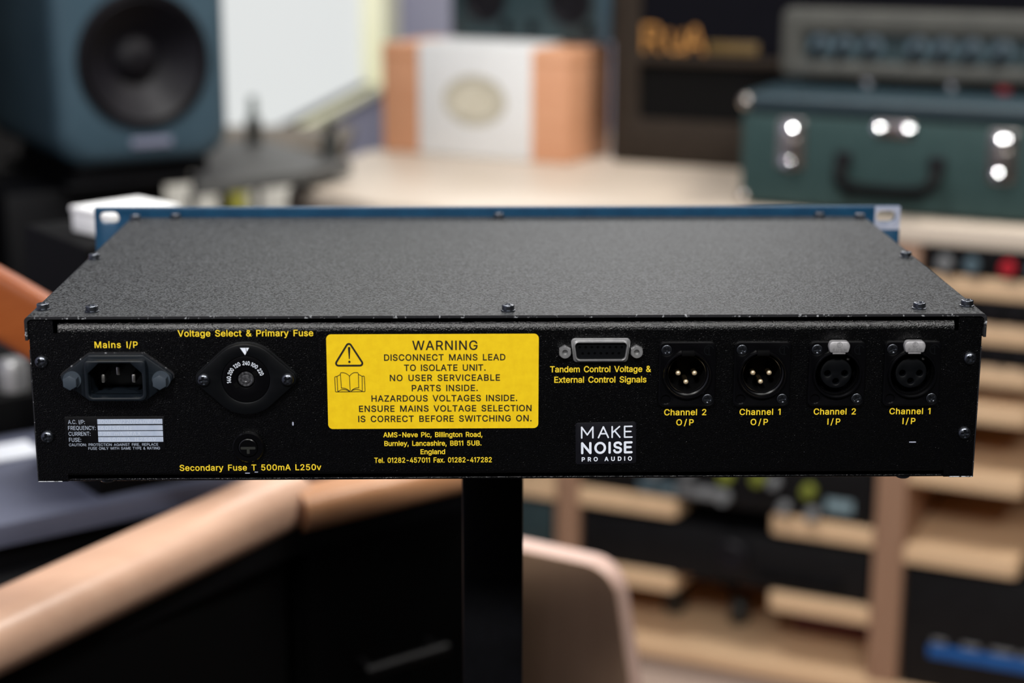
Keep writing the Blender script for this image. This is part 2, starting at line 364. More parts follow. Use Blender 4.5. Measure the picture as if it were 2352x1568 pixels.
# ------------------------------------------------------------------ letter outlines (cap height 254 units): advance, then closed outlines
GLYPHS = {
'&':[224,[[98,-3,82,-2,68,1,55,6,44,13,35,21,27,31,21,42,18,54,17,67,18,77,20,86,24,95,29,103,35,110,42,117,70,139,108,168,118,176,127,187,131,202,130,210,127,217,123,223,117,227,109,230,101,230,84,227,73,216,70,211,69,205,68,199,73,182,84,164,102,142,219,0,182,0,86,116,61,146,44,172,40,181,38,190,38,199,39,210,41,220,45,229,51,237,58,244,67,249,77,253,88,256,100,257,112,256,123,253,133,249,141,244,148,237,154,230,158,221,161,212,162,202,158,181,146,162,128,146,77,109,68,101,60,94,55,87,51,80,49,73,48,66,49,58,51,50,55,44,59,38,65,33,72,29,79,26,87,24,96,23,106,24,116,26,126,30,135,34,143,41,151,48,157,56,163,65,168,76,172,87,174,99,174,112,204,112,203,97,201,83,198,72,185,46,173,31,166,23,158,15,147,9,136,3,123,0,111,-3]]],
',':[94,[[19,-60,34,36,68,36,42,-60]]],
'-':[227,[[168,122,168,94,57,94,57,122]]],
'.':[94,[[48,-2,42,-1,36,1,31,4,28,9,26,15,25,20,26,27,28,32,31,37,36,40,42,43,48,43,54,43,59,40,64,37,68,32,70,27,71,20,70,15,68,9,64,4,59,1,54,-1]]],
'/':[125,[[117,266,36,-38,7,-38,89,266]]],
'0':[227,[[113,-3,95,-2,79,3,65,12,53,24,42,39,34,57,29,77,25,101,24,127,25,153,29,177,35,197,43,215,53,230,65,242,79,251,95,256,113,258,131,256,147,251,161,242,174,230,184,215,192,197,198,177,201,153,203,127,201,101,198,77,192,57,184,39,174,24,162,12,147,3,131,-2],[113,25,125,26,136,30,145,37,153,46,160,58,165,72,169,88,171,107,172,127,171,148,169,166,165,182,160,197,153,208,145,218,136,224,125,228,113,230,101,228,91,224,82,218,73,208,67,197,62,182,58,166,55,148,55,127,55,107,58,88,62,72,67,58,73,46,82,37,91,30,101,26]]],
'1':[227,[[38,0,38,27,195,27,195,0],[138,254,138,0,106,0,106,224,105,224,43,179,43,213,99,254]]],
'2':[227,[[32,0,32,24,117,114,141,141,155,163,158,170,160,178,160,186,159,194,157,202,154,209,149,215,143,220,137,224,129,227,121,229,112,230,102,229,94,227,86,224,79,219,74,213,69,207,66,199,64,190,64,181,33,181,34,196,37,209,43,221,51,232,60,241,72,248,84,253,98,257,112,258,127,257,141,254,153,248,164,241,173,233,181,223,186,211,189,199,191,186,190,177,188,168,185,159,181,150,175,140,168,129,133,90,76,30,76,28,195,28,195,0]]],
'3':[227,[[109,-3,94,-2,80,0,66,5,54,11,44,19,35,29,28,40,24,52,22,66,55,66,56,58,59,50,63,44,69,38,75,33,83,30,91,27,100,25,109,25,119,26,129,27,138,30,145,35,152,40,157,46,161,54,164,63,165,72,164,81,162,90,158,98,153,105,146,112,137,117,127,121,115,123,101,124,78,124,78,150,144,224,144,226,35,226,35,254,186,254,186,230,106,139,106,144,124,145,140,143,154,138,167,131,177,122,185,111,192,99,195,86,196,72,195,58,191,45,185,33,177,22,166,13,154,6,141,1,125,-2]]],
'4':[227,[[20,53,20,79,123,254,155,254,54,83,54,81,207,81,207,53],[141,0,141,61,141,73,141,159,171,159,171,0]]],
'5':[227,[[111,-3,96,-2,82,1,70,6,59,12,49,20,41,30,35,41,32,53,30,65,61,65,62,58,65,51,69,44,74,39,80,34,87,30,94,27,102,26,111,25,120,26,130,28,138,32,146,38,152,44,157,52,161,61,163,71,164,81,163,92,161,101,157,111,151,119,145,125,137,131,129,135,119,138,109,138,84,134,76,131,69,127,64,123,34,126,48,254,183,254,183,226,75,226,67,151,68,151,74,155,81,159,89,162,97,165,106,166,115,167,126,166,137,164,147,160,156,156,165,150,172,143,179,134,185,125,189,116,193,105,195,94,195,82,194,66,191,51,184,38,176,26,166,16,154,8,141,1,126,-2]]],
'6':[227,[[113,-3,98,-2,84,1,71,7,60,15,50,25,42,37,36,51,33,65,32,81,33,93,35,106,40,119,47,134,56,151,69,170,126,254,161,254,75,131,73,131,83,144,98,153,117,157,132,156,146,153,158,147,169,140,178,131,185,120,190,107,193,94,194,79,193,63,190,49,184,36,176,25,166,15,155,7,142,1,128,-2],[113,24,123,25,131,27,139,31,146,37,152,43,157,51,161,59,163,69,164,79,163,89,161,98,157,107,152,114,146,121,139,126,131,130,123,132,113,133,104,132,95,130,87,126,80,121,74,114,69,107,65,99,63,89,62,79,63,69,65,59,69,51,74,43,80,37,87,31,95,27,104,25]]],
'7':[227,[[48,0,162,224,162,226,31,226,31,254,195,254,195,224,82,0]]],
'8':[227,[[113,-3,97,-2,82,1,68,6,56,13,45,21,37,31,31,42,27,54,26,68,27,78,29,88,33,98,37,106,43,114,51,121,58,126,67,130,76,132,76,133,65,138,55,145,46,154,40,165,36,177,35,190,36,203,40,214,45,225,53,234,62,242,73,249,85,254,99,257,113,258,128,257,141,254,153,249,164,242,173,234,181,225,186,214,190,203,191,190,190,177,186,165,180,154,171,145,162,138,150,133,150,132,159,130,168,126,176,121,183,114,189,106,194,98,197,88,200,78,200,68,199,54,195,42,189,31,181,21,171,13,158,6,145,1,130,-2],[113,25,124,25,134,27,142,30,150,34,156,40,161,46,165,53,168,61,168,69,168,78,165,87,161,94,156,101,149,107,141,111,133,115,123,117,113,118,103,117,93,115,85,111,77,107,70,101,65,94,61,87,58,78,58,69,58,61,61,53,64,46,70,40,76,34,84,30,92,27,102,25],[113,145,122,145,130,147,137,150,144,154,149,159,154,165,157,172,159,180,160,188,159,196,157,203,154,210,149,216,144,221,138,225,130,228,122,229,113,230,104,229,96,228,89,225,82,221,77,216,72,210,69,203,67,196,66,188,67,180,69,172,72,165,77,159,82,154,89,150,96,147,104,145]]],
'9':[227,[[113,258,128,257,142,253,155,247,166,239,176,229,184,217,190,204,193,189,194,173,194,161,191,148,186,135,180,120,170,103,158,84,100,0,65,0,151,124,154,124,144,111,128,101,109,97,94,98,81,102,69,107,58,114,49,124,41,134,36,147,33,161,32,176,33,191,36,205,42,218,50,230,60,239,71,247,84,253,98,257],[113,230,104,229,95,227,87,223,80,218,74,211,69,204,66,195,63,186,63,176,63,166,66,156,69,148,74,140,80,134,87,129,95,125,104,122,113,122,123,122,131,125,139,129,146,134,152,140,157,147,161,156,163,165,164,175,163,185,161,195,157,204,152,211,146,218,139,223,131,227,123,229]]],
':':[94,[[48,-2,42,-1,36,1,31,4,28,9,26,15,25,20,26,27,28,32,31,37,36,40,42,43,48,43,54,43,59,40,64,37,68,32,70,27,71,20,70,15,68,9,64,4,59,1,54,-1],[48,135,42,136,36,138,31,142,28,147,26,152,25,158,26,164,28,170,31,174,36,178,42,180,48,181,54,180,59,178,64,174,68,170,70,164,71,158,70,152,68,147,64,142,59,138,54,136]]],
'A':[240,[[8,0,101,254,138,254,231,0,198,0,144,151,132,186,116,239,123,239,106,185,95,151,43,0],[55,71,55,99,185,99,185,71]]],
'B':[228,[[30,0,30,254,121,254,137,253,152,250,164,245,175,239,184,230,190,221,195,210,198,199,199,187,198,177,197,168,193,160,189,153,184,148,178,143,157,133,157,131,166,130,174,127,182,123,189,117,196,110,201,102,205,92,208,81,209,68,208,56,205,44,200,33,193,24,184,16,172,9,158,4,142,1,123,0],[62,29,122,29,140,30,154,34,165,40,172,48,176,58,178,68,177,77,175,85,171,92,166,99,160,104,153,109,144,113,135,115,124,115,62,115],[62,143,119,143,128,143,136,145,144,148,151,152,157,157,162,163,165,170,167,178,168,186,167,197,163,206,156,214,147,221,135,225,120,226,62,226]]],
'C':[255,[[134,-3,113,-2,93,4,75,12,59,25,46,40,35,58,27,78,22,101,20,127,22,153,27,176,35,197,46,215,59,230,75,242,93,251,113,256,134,258,146,257,158,255,170,252,181,248,191,242,201,236,210,228,217,219,224,209,229,198,234,187,236,174,204,174,202,183,199,190,195,197,179,214,158,224,134,228,119,227,105,223,92,216,80,207,71,196,62,182,57,166,53,148,52,127,53,107,57,88,63,72,71,59,80,47,92,38,105,32,119,28,134,26,158,30,179,40,195,57,204,80,236,80,234,68,229,56,224,45,217,36,210,27,201,19,192,12,181,7,170,2,159,-1,146,-3]]],
'D':[251,[[109,0,48,0,48,29,107,29,127,30,144,34,159,40,171,49,182,61,189,75,195,90,198,108,200,128,198,147,195,165,190,180,182,194,172,205,160,214,145,221,129,225,110,226,47,226,47,254,113,254,136,253,157,248,176,239,192,228,206,213,217,196,225,175,229,153,231,128,229,102,224,80,217,59,206,42,192,27,175,15,156,7,134,2],[62,254,62,0,30,0,30,254]]],
'E':[209,[[30,0,30,254,186,254,186,226,62,226,62,143,178,143,178,114,62,114,62,29,188,29,188,0]]],
'F':[205,[[30,0,30,254,185,254,185,226,62,226,62,139,173,139,173,111,62,111,62,0]]],
'G':[260,[[134,-3,113,-2,93,4,75,13,59,25,45,40,35,58,27,78,22,102,20,127,22,153,27,176,35,197,45,215,59,230,74,242,92,251,112,256,132,258,146,257,158,255,170,252,181,247,192,242,202,235,210,227,218,218,225,208,230,198,234,186,237,174,204,174,194,197,178,213,158,224,133,228,118,227,104,223,92,216,80,207,70,196,62,182,57,166,53,148,52,127,53,107,57,88,63,72,71,59,81,47,92,38,105,32,119,28,134,26,148,27,161,31,172,36,183,43,191,51,198,62,203,74,206,87,207,101,217,100,141,100,141,128,239,128,239,100,237,80,233,62,225,45,215,31,203,19,188,9,172,2,154,-2]]],
'H':[258,[[30,0,30,254,62,254,62,144,196,144,196,254,228,254,228,0,196,0,196,116,62,116,62,0]]],
'I':[150,[[16,0,16,29,59,29,59,226,16,226,16,254,135,254,135,226,91,226,91,29,135,29,135,0]]],
'L':[196,[[30,0,30,254,62,254,62,29,181,29,181,0]]],
'M':[314,[[30,0,30,254,76,254,139,94,144,79,150,61,156,42,161,24,154,24,159,41,165,61,171,79,176,94,238,254,284,254,284,0,252,0,252,145,252,163,253,184,253,207,253,229,256,229,249,205,241,181,234,161,228,145,171,0,143,0,85,145,80,160,72,181,65,204,56,229,59,229,60,208,60,186,61,164,61,145,61,0]]],
'N':[262,[[30,0,30,254,68,254,172,91,181,75,194,53,207,27,202,27,200,54,200,79,199,97,199,254,232,254,232,0,193,0,101,145,89,165,74,191,54,226,60,227,61,192,62,164,62,145,62,0]]],
'O':[267,[[133,-3,112,-2,93,4,75,12,59,25,46,40,35,58,27,78,22,101,20,127,22,153,27,176,35,197,46,215,59,230,75,242,93,251,112,256,133,258,155,256,174,251,192,242,208,230,221,215,232,197,240,176,245,153,247,127,245,101,240,78,232,58,221,40,208,25,192,12,174,4,155,-2],[133,26,148,28,162,32,175,38,186,47,196,58,204,72,210,88,214,106,215,127,214,148,210,166,204,182,196,196,186,207,175,216,162,223,148,227,133,228,119,227,105,223,92,216,81,207,71,196,63,182,57,166,53,148,52,127,53,106,57,88,63,72,71,58,81,47,92,38,105,32,119,28]]],
'P':[222,[[30,0,30,254,118,254,136,253,152,250,166,244,178,236,187,226,195,215,200,202,203,189,204,174,203,159,200,145,195,133,187,121,178,112,166,104,152,98,136,94,118,93,55,93,55,121,116,121,129,122,139,124,149,128,156,133,162,139,167,147,170,155,172,164,172,174,172,184,170,193,167,201,162,208,156,214,148,219,139,223,129,225,116,226,62,226,62,0]]],
'Q':[267,[[123,80,156,80,185,42,192,32,234,-24,200,-24,173,13,166,23],[133,-3,112,-2,93,4,75,12,59,25,46,40,35,58,27,78,22,101,20,127,22,153,27,176,35,197,46,215,59,230,75,242,93,251,112,256,133,258,155,256,174,251,192,242,208,230,221,215,232,197,240,176,245,153,247,127,245,101,240,78,232,58,221,40,208,25,192,12,174,4,155,-2],[133,26,148,28,162,32,175,38,186,47,196,58,204,72,210,88,214,106,215,127,214,148,210,166,204,182,196,196,186,207,175,216,162,223,148,227,133,228,119,227,105,223,92,216,81,207,71,196,63,182,57,166,53,148,52,127,53,106,57,88,63,72,71,58,81,47,92,38,105,32,119,28]]],
'R':[224,[[30,0,30,254,118,254,136,253,153,250,167,244,178,237,188,227,195,217,200,204,204,191,205,176,204,161,200,148,195,136,188,125,178,116,166,109,152,103,136,100,118,99,48,99,48,128,117,128,129,128,140,130,149,133,156,138,162,143,167,150,170,158,172,167,173,176,172,186,170,194,167,202,162,209,156,215,149,220,140,223,129,225,116,226,62,226,62,0],[177,0,115,115,151,115,214,0]]],
'S':[223,[[112,-4,94,-3,78,0,64,5,51,11,41,20,32,30,25,42,21,54,19,68,52,68,54,59,57,51,62,44,68,38,75,33,83,29,92,27,102,25,112,25,123,25,133,27,143,30,151,34,159,40,165,46,169,53,172,61,173,70,172,77,170,84,166,89,161,94,155,99,148,102,122,111,92,120,72,126,56,135,43,145,34,156,28,170,26,186,27,200,31,213,37,224,46,234,57,242,69,249,83,254,97,257,114,258,130,257,145,254,158,249,170,242,180,234,189,224,195,213,199,202,200,189,169,189,166,201,160,211,151,219,140,225,127,228,112,229,102,229,92,227,84,224,76,220,70,215,64,209,61,203,58,195,58,188,58,180,61,173,65,167,71,162,78,158,85,154,106,147,132,140,156,132,179,119,186,113,192,106,197,99,201,90,203,80,204,69,203,56,199,43,193,32,185,21,174,13,162,5,147,0,130,-3]]],
'T':[224,[[16,226,16,254,208,254,208,226,128,226,128,0,96,0,96,226]]],
'U':[259,[[129,-4,110,-3,93,1,77,8,63,17,52,27,42,40,36,54,31,70,30,87,30,254,62,254,62,89,63,77,66,66,70,57,77,48,84,40,94,34,104,29,116,27,129,26,143,27,155,29,165,34,175,40,182,48,188,57,193,66,195,77,196,89,196,254,229,254,229,87,227,70,223,54,216,40,207,27,195,17,182,8,166,1,149,-3]]],
'V':[240,[[102,0,8,254,42,254,96,103,108,69,124,15,117,15,133,69,145,103,197,254,231,254,139,0]]],
'W':[343,[[78,0,8,254,41,254,82,98,88,73,93,47,98,20,95,20,100,47,106,73,112,98,153,254,190,254,231,98,237,73,243,47,249,20,244,20,249,47,255,73,261,98,302,254,335,254,265,0,228,0,184,161,176,196,168,237,175,237,167,197,159,161,115,0]]],
'X':[237,[[9,0,109,142,109,118,15,254,52,254,89,200,102,181,112,164,122,146,116,146,126,164,136,181,149,200,187,254,223,254,129,119,129,143,228,0,191,0,146,65,134,83,125,98,115,116,122,116,113,98,103,83,91,65,46,0]]],
'Y':[236,[[102,0,102,104,8,254,46,254,96,172,111,146,125,115,112,115,126,146,140,172,191,254,228,254,134,104,134,0]]],
'Z':[219,[[21,0,21,23,137,193,153,215,170,238,174,227,143,226,111,226,20,226,20,254,198,254,198,231,84,64,67,40,49,17,45,27,76,28,107,29,200,29,200,0]]],
'a':[195,[[80,-4,68,-4,57,-1,47,2,38,8,30,14,24,22,19,32,16,42,15,54,16,64,18,73,22,80,26,87,32,92,39,97,63,105,89,110,117,113,133,117,135,120,137,123,138,127,138,128,137,136,136,142,133,148,130,153,125,158,120,161,113,163,106,165,98,165,89,165,82,164,75,161,59,150,50,137,20,146,26,156,32,165,39,173,48,179,57,184,66,188,77,190,87,192,97,192,119,190,143,180,150,175,156,168,161,160,165,150,168,139,168,126,168,0,138,0,138,26,136,26,126,12,108,1,100,-2,90,-4],[85,23,96,23,106,26,114,29,121,34,127,40,132,47,135,54,137,61,138,69,138,95,130,91,116,88,100,86,88,84,67,79,61,77,56,74,52,70,48,65,47,59,46,52,46,46,48,41,51,36,55,32,59,29,65,26]]],
'c':[198,[[104,-4,87,-3,72,1,58,8,46,17,36,29,28,43,22,58,18,75,17,94,18,113,22,130,28,146,36,159,46,171,58,180,72,187,87,191,104,192,130,189,153,178,170,161,181,138,151,131,145,145,135,155,121,162,104,165,92,164,81,161,73,155,65,148,59,139,54,129,51,118,49,106,48,94,49,81,51,70,54,59,59,49,65,40,73,33,81,28,92,24,104,23,121,26,135,33,146,44,152,59,181,51,179,43,175,35,171,28,153,11,130,0]]],
'd':[212,[[98,-4,82,-3,68,1,56,8,44,17,35,29,27,42,22,58,18,75,17,94,18,113,22,131,27,146,35,160,45,171,56,180,69,187,83,191,98,192,109,192,118,190,126,186,144,173,153,160,155,160,155,254,186,254,186,0,156,0,156,29,153,29,143,16,126,2,118,-1,109,-3],[102,23,113,24,123,27,132,32,139,39,145,48,150,58,153,69,155,81,156,95,155,108,153,120,150,131,145,141,139,149,132,156,123,161,113,164,102,165,91,164,81,161,72,156,65,149,59,140,54,131,51,120,49,108,48,95,49,82,51,70,54,58,59,48,65,40,73,33,81,28,91,24]]],
'e':[202,[[106,-4,88,-3,73,1,58,8,46,17,36,29,28,42,22,58,18,75,17,93,18,112,22,129,28,145,36,159,46,170,58,180,71,187,86,191,103,192,113,192,123,190,133,187,142,183,151,177,160,170,167,162,173,152,179,141,182,128,185,113,186,97,186,85,37,85,37,110,169,110,155,101,154,113,152,124,149,134,144,143,138,151,131,157,123,161,113,164,103,165,92,164,82,161,73,157,66,151,59,143,54,135,51,125,49,116,48,105,48,89,49,75,51,64,55,53,61,44,67,37,76,31,85,26,95,24,106,23,127,26,143,36,153,53,182,45,179,36,174,27,168,20,160,13,151,7,141,2,130,-1,119,-3]]],
'g':[213,[[103,-75,90,-75,78,-73,67,-70,57,-66,49,-61,41,-55,35,-49,30,-42,25,-35,51,-20,61,-33,77,-44,85,-47,93,-48,103,-49,118,-47,130,-44,141,-38,149,-29,154,-17,156,-3,156,34,153,34,143,21,126,8,118,5,109,3,97,2,83,4,69,7,56,13,45,22,35,32,28,45,22,60,18,77,17,96,18,114,22,131,27,147,35,160,45,171,56,180,69,187,83,191,98,192,109,192,119,190,127,186,144,173,154,159,157,159,157,190,186,190,186,-4,185,-20,181,-33,175,-45,167,-54,157,-62,145,-68,132,-72,118,-74],[102,30,113,30,123,33,132,38,139,44,145,51,150,61,153,71,156,83,156,96,156,109,153,121,150,132,145,141,139,150,132,156,123,161,114,164,102,165,91,164,81,161,73,156,65,149,59,141,54,131,51,120,49,109,48,96,49,84,51,72,54,61,59,52,65,44,73,38,81,33,91,30]]],
'h':[205,[[57,113,57,0,26,0,26,254,57,254,57,144,51,144,58,159,66,172,76,181,87,187,100,191,114,192,126,191,137,189,148,184,157,178,164,170,170,160,175,149,178,135,179,120,179,0,148,0,148,118,147,131,143,143,136,152,128,159,117,163,105,165,96,164,88,162,80,159,74,154,68,148,63,141,60,133,58,124]]],
'i':[83,[[26,0,26,190,57,190,57,0],[42,221,36,222,31,224,27,227,23,231,21,236,21,242,21,247,23,252,27,256,31,259,36,261,42,262,47,261,52,259,57,256,60,252,62,247,63,242,62,236,60,231,57,227,52,224,47,222]]],
'l':[95,[[70,-1,56,0,45,4,37,10,31,19,27,29,26,42,26,254,57,254,57,49,57,42,58,35,60,31,63,28,67,27,73,26,80,26,85,27,90,1,81,0]]],
'm':[305,[[26,0,26,190,56,190,56,148,54,148,57,157,61,166,66,173,72,179,79,184,86,188,94,191,102,193,110,193,123,192,134,187,144,180,151,171,157,160,160,147,156,147,159,156,163,164,169,172,175,178,182,183,190,187,199,191,208,192,218,193,229,192,239,190,249,186,257,180,264,173,270,164,275,154,278,141,278,128,278,0,248,0,248,127,247,139,243,149,236,156,228,161,219,164,209,165,201,165,194,163,187,160,181,156,177,151,173,145,170,139,168,131,168,124,168,0,137,0,137,130,136,140,132,148,126,156,119,161,110,164,100,165,92,165,85,163,79,160,73,156,67,151,63,145,60,137,58,129,57,119,57,0]]],
'n':[205,[[57,113,57,0,26,0,26,190,56,190,56,144,51,144,58,159,66,172,76,181,87,187,100,191,114,192,126,191,137,189,147,184,156,178,164,170,170,160,175,149,178,135,179,120,179,0,148,0,148,118,147,131,143,143,136,152,128,159,117,163,105,165,96,164,88,162,80,159,74,154,68,148,63,141,60,133,58,124]]],
'o':[208,[[104,-4,87,-3,72,1,58,8,46,17,36,29,28,43,22,58,18,75,17,94,18,113,22,130,28,146,36,159,46,171,58,180,72,187,87,191,104,192,120,191,136,187,149,180,161,171,171,159,180,146,186,130,189,113,191,94,189,75,186,58,180,43,171,29,161,17,149,8,136,1,120,-3],[104,23,116,24,126,28,135,33,143,40,149,49,154,59,157,70,159,81,160,94,159,106,157,118,154,129,149,139,143,148,135,155,126,161,116,164,104,165,92,164,81,161,73,155,65,148,59,139,54,129,51,118,49,106,48,94,49,81,51,70,54,59,59,49,65,40,73,33,81,28,92,24]]],
'r':[130,[[26,0,26,190,56,190,56,160,58,160,62,169,68,177,76,184,85,188,96,191,107,192,115,192,122,192,122,161,115,162,103,163,95,162,87,160,80,157,73,153,67,148,63,142,60,135,58,127,57,118,57,0]]],
's':[182,[[91,-4,78,-3,67,-2,56,2,46,6,38,12,31,19,25,27,21,37,18,47,47,53,50,44,55,36,62,30,70,26,80,24,91,23,103,24,113,26,122,31,129,37,133,44,134,51,133,58,131,63,127,68,122,72,115,75,106,78,75,85,59,90,46,96,36,104,29,113,25,124,23,137,24,147,27,157,33,166,39,173,48,180,58,185,69,189,81,191,94,192,106,192,117,190,127,186,136,182,143,176,149,170,155,162,159,154,162,145,134,139,131,146,127,152,121,158,114,163,105,165,94,166,83,165,74,163,65,158,59,153,56,146,54,139,55,132,58,126,62,122,68,118,76,114,86,111,115,105,131,100,143,93,153,86,160,76,164,66,166,53,165,43,161,33,156,24,149,16,140,9,130,3,118,-1,105,-3]]],
't':[114,[[102,190,102,164,3,164,3,190],[32,236,63,236,63,49,64,41,65,35,68,31,72,27,78,26,85,25,93,26,101,27,107,1,96,-1,84,-2,69,-1,56,4,46,11,38,20,34,32,32,46]]],
'u':[205,[[91,-3,79,-2,68,1,57,5,48,12,41,20,35,29,30,41,27,54,26,69,26,190,57,190,57,72,58,58,62,47,68,37,77,31,88,26,100,25,109,26,117,28,125,31,131,36,137,41,142,48,145,57,147,66,148,76,148,190,179,190,179,0,149,0,149,46,154,46,147,30,139,18,129,8,117,2,105,-1]]],
'v':[195,[[81,0,9,190,42,190,83,78,93,43,103,10,92,10,101,43,112,78,152,190,186,190,113,0]]],
'x':[189,[[10,0,86,109,86,86,14,190,50,190,74,153,90,127,104,103,88,103,101,127,117,153,141,190,176,190,104,84,104,107,179,0,143,0,115,43,100,68,86,91,102,91,89,68,74,43,46,0]]],
'y':[195,[[24,-69,31,-43,36,-44,52,-44,57,-43,61,-41,65,-37,69,-32,72,-26,75,-18,81,-1,9,190,42,190,83,78,93,43,103,10,92,10,101,43,112,78,153,190,186,190,102,-29,88,-54,83,-59,76,-64,70,-68,62,-70,54,-72,46,-73,32,-72]]],
'z':[190,[[21,0,21,23,127,160,127,161,24,161,24,190,166,190,166,165,63,30,63,28,169,28,169,0]]],
}

GLYPHS['I'] = [78, [[22, 0, 56, 0, 56, 254, 22, 254]]]
GLYPHS['l'] = [83, [[26, 0, 57, 0, 57, 254, 26, 254]]]
GLYPHS['1'] = [150, [[108, 254, 108, 0, 76, 0, 76, 224, 75, 224, 22, 186, 22, 220, 69, 254]]]
GFILL = {}
CAP = 254.0
def lettering(bm, txt, cx, base, cap, width, y=-.0002, mi=0, space=1.25, mat4=None, fat=0.0):
    """a line of text as flat faces in the (x, z) plane facing -Y, centred on cx and spread to the given width (metres)"""
    k = cap / CAP; pen = 0.0; items = []; prev_end = 0
    for ch in txt:
        if ch == ' ': pen += 120 * space; continue
        adv, loops = GLYPHS[ch]; items.append((pen, loops)); pen += adv
    xs = [p + q[i] for p, ls in items for q in ls for i in range(0, len(q), 2)]
    x0, x1 = min(xs), max(xs); nat = (x1 - x0) * k
    n = len(items) - 1
    if nat <= width and n > 0: sx = k; gaps = (width - nat) / max(len(txt) - 1, 1) / k
    else: sx = k * width / nat; gaps = 0.0
    t = bmesh.new(); count = -1
    for i_ch, ch in enumerate(txt):
        if ch == ' ': continue
        count += 1
        if (ch, round(fat / k)) not in GFILL:
            L = [[(q[i], q[i + 1]) for i in range(0, len(q), 2)] for q in GLYPHS[ch][1]]
            ref = area2(max(L, key=lambda l: abs(area2(l))))
            L = [l if ref > 0 else l[::-1] for l in L]
            if fat: L = [inset(l, -fat / k) for l in L]
            GFILL[ch, round(fat / k)] = fill(L, 1.0)
        pts, tris = GFILL[ch, round(fat / k)]
        off = items[count][0] + gaps * i_ch - x0; half = width / 2 if n > 0 else nat / 2
        vs = [t.verts.new(((off + x) * sx - half + cx, y_ * k + base, -y)) for x, y_ in pts]
        for f in tris: t.faces.new([vs[i] for i in f])
    if mat4 is not None: t.transform(mat4)
    merge(bm, t, FACE, mi)

# ================================================================== the room (turned 8 degrees to the camera)
RM = thing  # room pieces are placed by one transform
ROOM = Matrix.Translation((-0.909, 1.5, 0)) @ Matrix.Rotation(R(-8), 4, 'Z')
def room(name, bm, m):
    bm.transform(ROOM); return struct(obj(name, bm, m, smooth=0))
b = B(); box(b, -.1, 4.3, -4.2, 4.6, -.06, -.002); room('floor', b, M['floor'])
b = B(); box(b, -.1, 4.3, -4.2, 4.6, 2.62, 2.70); room('ceiling', b, M['ceil'])
b = B(); box(b, 0, 4.2, 4.5, 4.6, 0, 2.62); room('wall_back', b, M['wallp'])
b = B(); box(b, 4.2, 4.3, -4.1, 4.6, 0, 2.62); room('wall_right', b, M['walld'])
b = B(); box(b, -.1, 4.3, -4.2, -4.1, 0, 2.62); room('wall_front', b, M['walld'])
WY0, WY1, WZ0, WZ1 = 1.80, 4.06, .55, 2.25
b = B()
box(b, -.1, 0, -4.1, WY0, 0, 2.62); box(b, -.1, 0, WY1, 4.6, 0, 2.62)
box(b, -.1, 0, WY0, WY1, 0, WZ0); box(b, -.1, 0, WY0, WY1, WZ1, 2.62)
room('wall_left', b, M['wallp'])
b = B()
box(b, -.07, .03, WY0, WY0 + .06, WZ0, WZ1); box(b, -.07, .03, WY1 - .03, WY1 + .26, WZ0 - .025, WZ1)
box(b, -.07, .03, WY0, WY1 + .26, WZ1, WZ1 + .06); box(b, -.07, .02, WY0, WY1 + .26, WZ0 - .025, WZ0)
win = room('window_1', b, M['wallc'])
b = B(); box(b, -.06, -.05, WY0 + .06, WY1 - .03, WZ0, WZ1); b.transform(ROOM)
obj('window_blind', b, M['glow'], win, smooth=0, label='bright white blind with daylight behind it')

# ================================================================== the rack unit seen from behind
HZ = .0396; YB = .13; ZC = .956
unit = thing('rack_unit', 'black two-unit rack processor seen from behind, with yellow lettering, warning label and blue front panel', 'audio equipment', (0, YB, ZC - HZ))
P = lambda x, y, z: (x, y - YB, z + HZ)
W0 = .2188
XLR = [(.0825, 'm'), (.1172, 'm'), (.1519, 'f'), (.1868, 'f')]; XZ = .0113

# rear panel: flat field with cut-outs, bent forward along the top and the bottom
b = B()
xp = .2048; zt, zb = .0322, -.0352
holes = [circle(x, XZ, .0112, 40) for x, k in XLR]
holes.append(rrect(-.1793 - .0125, -.1793 + .0125, .0112 - .0088, .0112 + .0088, .002))
half = [(.2048, zb), (.2048, -.0393), (.2186, -.0393), (.2186, .0377), (.2076, .0377), (.2076, .0316), (.2056, .0316), (.2056, zt)]
face_plate(b, [half + [(-x, z) for x, z in half[::-1]]] + holes, .0012, .0012)
xp = .2056
t = B(); n = 8
prof = [(0, zt)] + [(.0050 - .0050 * math.cos(R(90 * i / n)), zt + .0050 * math.sin(R(90 * i / n))) for i in range(1, n + 1)] + [(.014, zt + .0050)]
prof2 = [(0, zb)] + [(.0016 - .0016 * math.cos(R(90 * i / n)), zb - .0016 * math.sin(R(90 * i / n))) for i in range(1, n + 1)] + [(.014, zb - .0016)]
for pr in (prof, prof2):
    rows = [[t.verts.new((x, y, z)) for y, z in pr] for x in (-xp, xp)]
    for i in range(len(pr) - 1): t.faces.new((rows[0][i], rows[1][i], rows[1][i + 1], rows[0][i + 1]))
merge(b, t)
panel = obj('rear_panel', b, M['powder'], unit, P(0, 0, 0))

# tiny flakes of missing paint on the panel
for x, z, a, c in ((-.0998, -.0118, .0007, .0016), (.1893, -.0222, .0032, .0005), (-.1216, -.0357, .0022, .0004), (-.1175, -.0352, .0016, .0004)):
    b = B(); face_plate(b, [rrect(x - a / 2, x + a / 2, z - c / 2, z + c / 2, .0001, 2)], 0, .00012)
    obj('paint_chip', b, M['bare'], panel, label='bare speck where the black paint has chipped', smooth=0)

